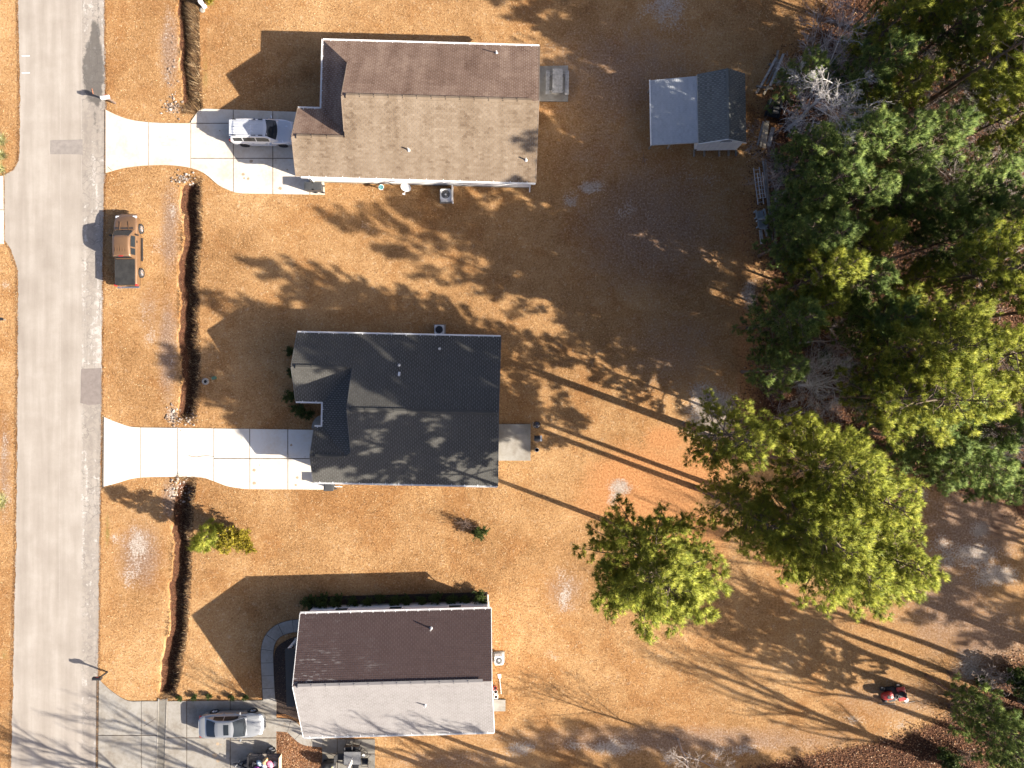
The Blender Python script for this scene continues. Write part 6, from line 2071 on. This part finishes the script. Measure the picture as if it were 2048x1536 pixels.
mb = MB(); mb.box((0, .12, .05), (.42, .24, .02)); mb.build("toe_plate", M['dark_metal'], t)
for sx in (-.22, .22):
    mb = MB(); mb.lathe((sx - .03, -.05, .12), [(.12, 0), (.12, .06)], 12, 'x'); mb.build("wheel", M['rubber'], t)

# ---- lumber, cart, ladder and chairs along the wood's edge
GL = "boards stacked at the wood's edge"
def plank(p0, p1, z, wd, mat, label, th=.09):
    a = Vector(W3(*p0, z)); b = Vector(W3(*p1, z)); c = (a + b) / 2
    mb = MB(); mb.bar(a - c, b - c, wd, th)
    o = mb.build("plank", mat, loc=tuple(c)); return tag(o, label, "plank", GL)
up = [((1512, 187), (1549, 125), .30, .17, 'old_wood', "leftmost board of the upper lumber pile"),
      ((1520, 175), (1552, 116), .42, .16, 'grey_wood', "second board from the left in the upper lumber pile"),
      ((1533, 168), (1557, 119), .30, .15, 'old_wood', "third board from the left in the upper lumber pile"),
      ((1540, 172), (1567, 108), .42, .18, 'grey_wood', "long right-hand board of the upper lumber pile"),
      ((1548, 150), (1556, 101), .18, .15, 'old_wood', "darkest board, sticking out at the top of the upper lumber pile"),
      ((1527, 189), (1537, 172), .2, .17, 'pale_wood', "short pale board at the foot of the upper lumber pile")]
for a, b, z, wd, m_, lb in up: plank(a, b, z, wd, M[m_], lb)
for (a, b, lb) in (((1513, 172), (1545, 178), "lower cross bearer under the upper lumber pile"), ((1538, 128), (1566, 138), "upper cross bearer under the upper lumber pile")):
    plank(a, b, .08, .14, M['old_wood'], lb, .14)
lo = [((1515, 290), (1527, 243), .2, .12, 'grey_wood', "thin grey board at the left of the lower lumber pile"),
      ((1521, 293), (1530, 245), .4, .14, 'pale_wood', "pale board lit by the sun in the lower lumber pile"),
      ((1528, 296), (1535, 242), .42, .24, 'pale_wood', "wide yellowish board of the lower lumber pile"),
      ((1537, 292), (1546, 255), .3, .26, 'grey_wood', "wide grey board at the right of the lower lumber pile"),
      ((1545, 480), (1531, 320), .25, .10, 'old_wood', "long thin board leaning in the pines behind the ladder"),
      ((1540, 440), (1526, 322), .2, .10, 'grey_wood', "shorter thin board right of the ladder"),
      ((1552, 492), (1546, 420), .15, .14, 'old_wood', "grey board in the needles beside the plastic chairs")]
for a, b, z, wd, m_, lb in lo: plank(a, b, z, wd, M[m_], lb)
x, y = W(1549, 217, .4)
t = thing("garden_cart", "black garden cart with a pale tailboard in the shade beside the lumber", "cart", (x, y, 0), R(-12))
mb = MB(); mb.box((0, 0, .38), (.8, 1.3, .05)); mb.build("deck", M['black'], t)
for sx in (-1, 1):
    mb = MB(); mb.box((sx * .4, 0, .5), (.03, 1.3, .24)); mb.build("side_panel", M['black'], t)
    for sy in (-.4, .4):
        mb = MB(); mb.lathe((sx * .48 - .05, sy, .2), [(.2, 0), (.2, .1)], 14, 'x'); mb.build("wheel", M['rubber'], t)
mb = MB(); mb.box((-.45, .35, .55), (.08, .42, .2)); mb.build("tailboard", M['grey_wood'], t)
for k_, (dx, dy, lb) in enumerate(((.05, -.3, "lowest grey block in the black cart"), (.08, -.02, "middle grey block in the black cart"), (.12, .42, "topmost mossy block in the black cart"))):
    mb = MB(); mb.box((0, 0, .1), (.42, .2, .19)); 
    o = mb.build("concrete_block", M['concrete_dark'] if k_ < 2 else M['old_wood'], bevel=.01)
    o.location = (x + dx, y + dy, .41); o.rotation_euler = (0, 0, R(-12)); tag(o, lb, "block")
x, y = W(1569, 223, .2)
t = thing("pot", "rusty orange pot right of the black cart", "pot", (x, y, 0))
mb = MB(); mb.lathe((0, 0, 0), [(.12, 0), (.2, .28), (.22, .28), (.18, .24)], 14, cap=False); mb.build("vessel", plain('terracotta', (.3, .11, .05), .8), t)
mb = MB(); mb.lathe((0, 0, .2), [(.17, 0), (.02, .01)], 12); mb.build("soil", M['mulch'], t)
# extension ladder
x, y = W(1517, 372, .3)
t = thing("ladder", "aluminium extension ladder lying along the wood's edge", "ladder", (x, y, .22), R(7))
for sx in (-.21, .0, .21, .38):
    mb = MB(); mb.box((sx, 0, .1 if sx in (-.21, .21) else .16), (.04, 2.72 if sx in (-.21, .21) else 1.9, .08)); mb.build("rail", M['alu'], t)
for k in range(9):
    mb = MB(); mb.tube([(-.21, -1.2 + k * .3, .1), (.21, -1.2 + k * .3, .1)], .018, 6); mb.build("rung", M['alu'], t)
for k in range(6):
    mb = MB(); mb.tube([(0, -.9 + k * .3, .17), (.38, -.9 + k * .3, .17)], .018, 6); mb.build("rung", M['alu'], t)
M['grey_plastic'] = plain('grey_plastic', (.26, .29, .3), .6, var=.15)
for k_, (px, py, rz, lb) in enumerate(((1520, 428, .15, "upper of the two weathered grey chairs at the wood's edge"), (1524, 447, .05, "lower of the two weathered grey chairs at the wood's edge"))):
    x, y = W(px, py, .4)
    t = thing("garden_chair", lb, "chair", (x, y, 0), rz + PI)
    for k in range(4):
        mb = MB(); mb.box((-.2 + k * .135, 0, .36), (.12, .5, .03)); mb.build("seat_slat", M['grey_plastic'], t)
        mb = MB(); mb.box((-.2 + k * .135, .38, .6), (.12, .03, .6), rx=-.45); mb.build("back_slat", M['grey_plastic'], t)
    for sx in (-1, 1):
        mb = MB(); mb.box((sx * .32, 0, .56), (.12, .62, .03)); mb.build("armrest", M['grey_plastic'], t)
        mb = MB(); mb.box((sx * .3, -.25, .28), (.05, .1, .55)); mb.build("leg", M['grey_plastic'], t)
        mb = MB(); mb.box((sx * .3, .22, .28), (.05, .1, .55)); mb.build("leg", M['grey_plastic'], t)
plank((1524, 488), (1521, 460), .3, .2, M['grey_wood'], "short wide board just below the grey chairs", .12)
plank((1534, 473), (1530, 458), .25, .14, M['grey_wood'], "short narrow board right of the wide one below the chairs", .12)

# ---- red riding mower
x, y = W(1789, 1391, .6)
t = thing("riding_mower", "red riding mower with black seat parked on the shaded lower right lawn", "riding mower", (x, y, 0), R(190))
M['mower_red'] = paint('mower_red', (.42, .035, .03), .1, .35)
mb = MB()
hs = [(.08, .26, .62), (.3, .27, .72), (.6, .25, .74), (.82, .2, .66), (.9, .12, .5)]
vs = []
for xx, hw, z in hs:
    vs += [(xx, -hw, .35), (xx, -hw, z - .1), (xx, -hw * .6, z), (xx, hw * .6, z), (xx, hw, z - .1), (xx, hw, .35)]
n = 6
mb.add(vs, [(i * n + k, (i + 1) * n + k, (i + 1) * n + k + 1, i * n + k + 1) for i in range(4) for k in range(5)] + [tuple(range(5, -1, -1)), tuple(range(24, 30))])
mb.build("hood", M['mower_red'], t, smooth=False, bevel=.03)
mb = MB(); mb.lathe((.45, 0, .735), [(.15, 0), (.14, .025), (.02, .03)], 16); mb.build("air_grille", M['black'], t)
mb = MB()
for sg in (-1, 1):
    mb.box((-.55, sg * .36, .56), (.62, .3, .08))
mb.box((-.6, 0, .54), (.5, .5, .1)); mb.build("rear_fender", M['mower_red'], t, bevel=.04)
mb = MB(); mb.box((-.05, 0, .3), (.8, .95, .04)); mb.build("footrest", M['black'], t)
mb = MB(); mb.box((-.45, 0, .66), (.42, .42, .12)); mb.box((-.68, 0, .84), (.1, .42, .32), ry=-.2); mb.build("seat", M['black'], t, bevel=.05)
mb = MB(); mb.tube([(-.0 + .17 * math.cos(a), .17 * math.sin(a), .86 + .05 * math.cos(a)) for a in np.linspace(0, 2 * PI, 15)], .015, 5, cap=False); mb.bar((.06, 0, .84), (.15, 0, .6), .03); mb.bar((0, -.16, .86), (0, .16, .86), .02); mb.build("steering_wheel", M['black'], t)
for xx, rr_, wd in ((-.55, .25, .22), (.62, .19, .16)):
    for sg in (-1, 1): wheel(t, xx, sg * .43, rr_, sg, M['white'], wd, .45)
mb = MB()
vs = [(.45, -.5), (.5, .3), (.25, .62), (-.2, .62), (-.3, .3), (-.25, -.5)]
mb.prism(vs, .1, .22); mb.build("mower_deck", M['black'], t, bevel=.02)
bx, by = W(1815, 1402, .6)
o = thing("bucket", "white lidded bucket at the rear corner of the red riding mower", "bucket", (bx, by, 0))
mb = MB(); mb.lathe((0, 0, 0), [(.12, 0), (.15, .4), (.155, .42)], 18); mb.build("pail", M['white'], o)
mb = MB(); mb.lathe((0, 0, .42), [(.165, 0), (.165, .03), (.13, .035), (.02, .03)], 18); mb.build("lid", M['white_trim'], o)
for (a, b, lb) in (((1762, 1412), (1795, 1411), "thin pale rod on the ground left of the mower's foot"), ((1810, 1410), (1834, 1406), "thin pale rod on the ground right of the first one by the mower")):
    p = Vector(W3(*a, .3)); q = Vector(W3(*b, .3)); c = (p + q) / 2
    mb = MB(); mb.tube([p - c, q - c], .02, 6); o = mb.build("rod", M['grey_wood'], loc=(c.x, c.y, .03)); tag(o, lb, "rod")

# orange string trimmer line / twig on the street by the mailbox shadow
x, y = W(186, 183)
mb = MB(); mb.tube([(-.06, .2, .015), (0, 0, .02), (.03, -.2, .015)], .018, 5); o = mb.build("stick", plain('orange_stick', (.5, .2, .1), .7), loc=(x, y, .03)); tag(o, "short orange stick lying on the street by the white mailbox's shadow", "stick")
# fallen trunk at the right edge of the wood
a = Vector(W3(2050, 185, 1.0)); b = Vector(W3(1985, 235, .3)); c = (a + b) / 2
mb = MB(); mb.tube([a - c, (a - c) * .3 + Vector((0, .05, 0)), b - c], [.22, .2, .15], 8); o = mb.build("fallen_trunk", M['bark_grey'], loc=tuple(c), smooth=True); tag(o, "grey fallen trunk leaning at the upper right picture edge", "fallen trunk")
# small loose thing on the shaded lawn below the shed
x, y = W(1287, 316)
mb = MB()
for k in range(7):
    a = random.uniform(0, 6.3); mb.tube([(0, 0, .03), (math.cos(a) * .15, math.sin(a) * .25, .1), (math.cos(a) * .2, math.sin(a) * .4, .05)], .012, 4)
o = mb.build("dead_twig", M['twig_brown'], loc=(x, y, 0)); tag(o, "small dead twig heap on the lawn below the shed", "twigs")
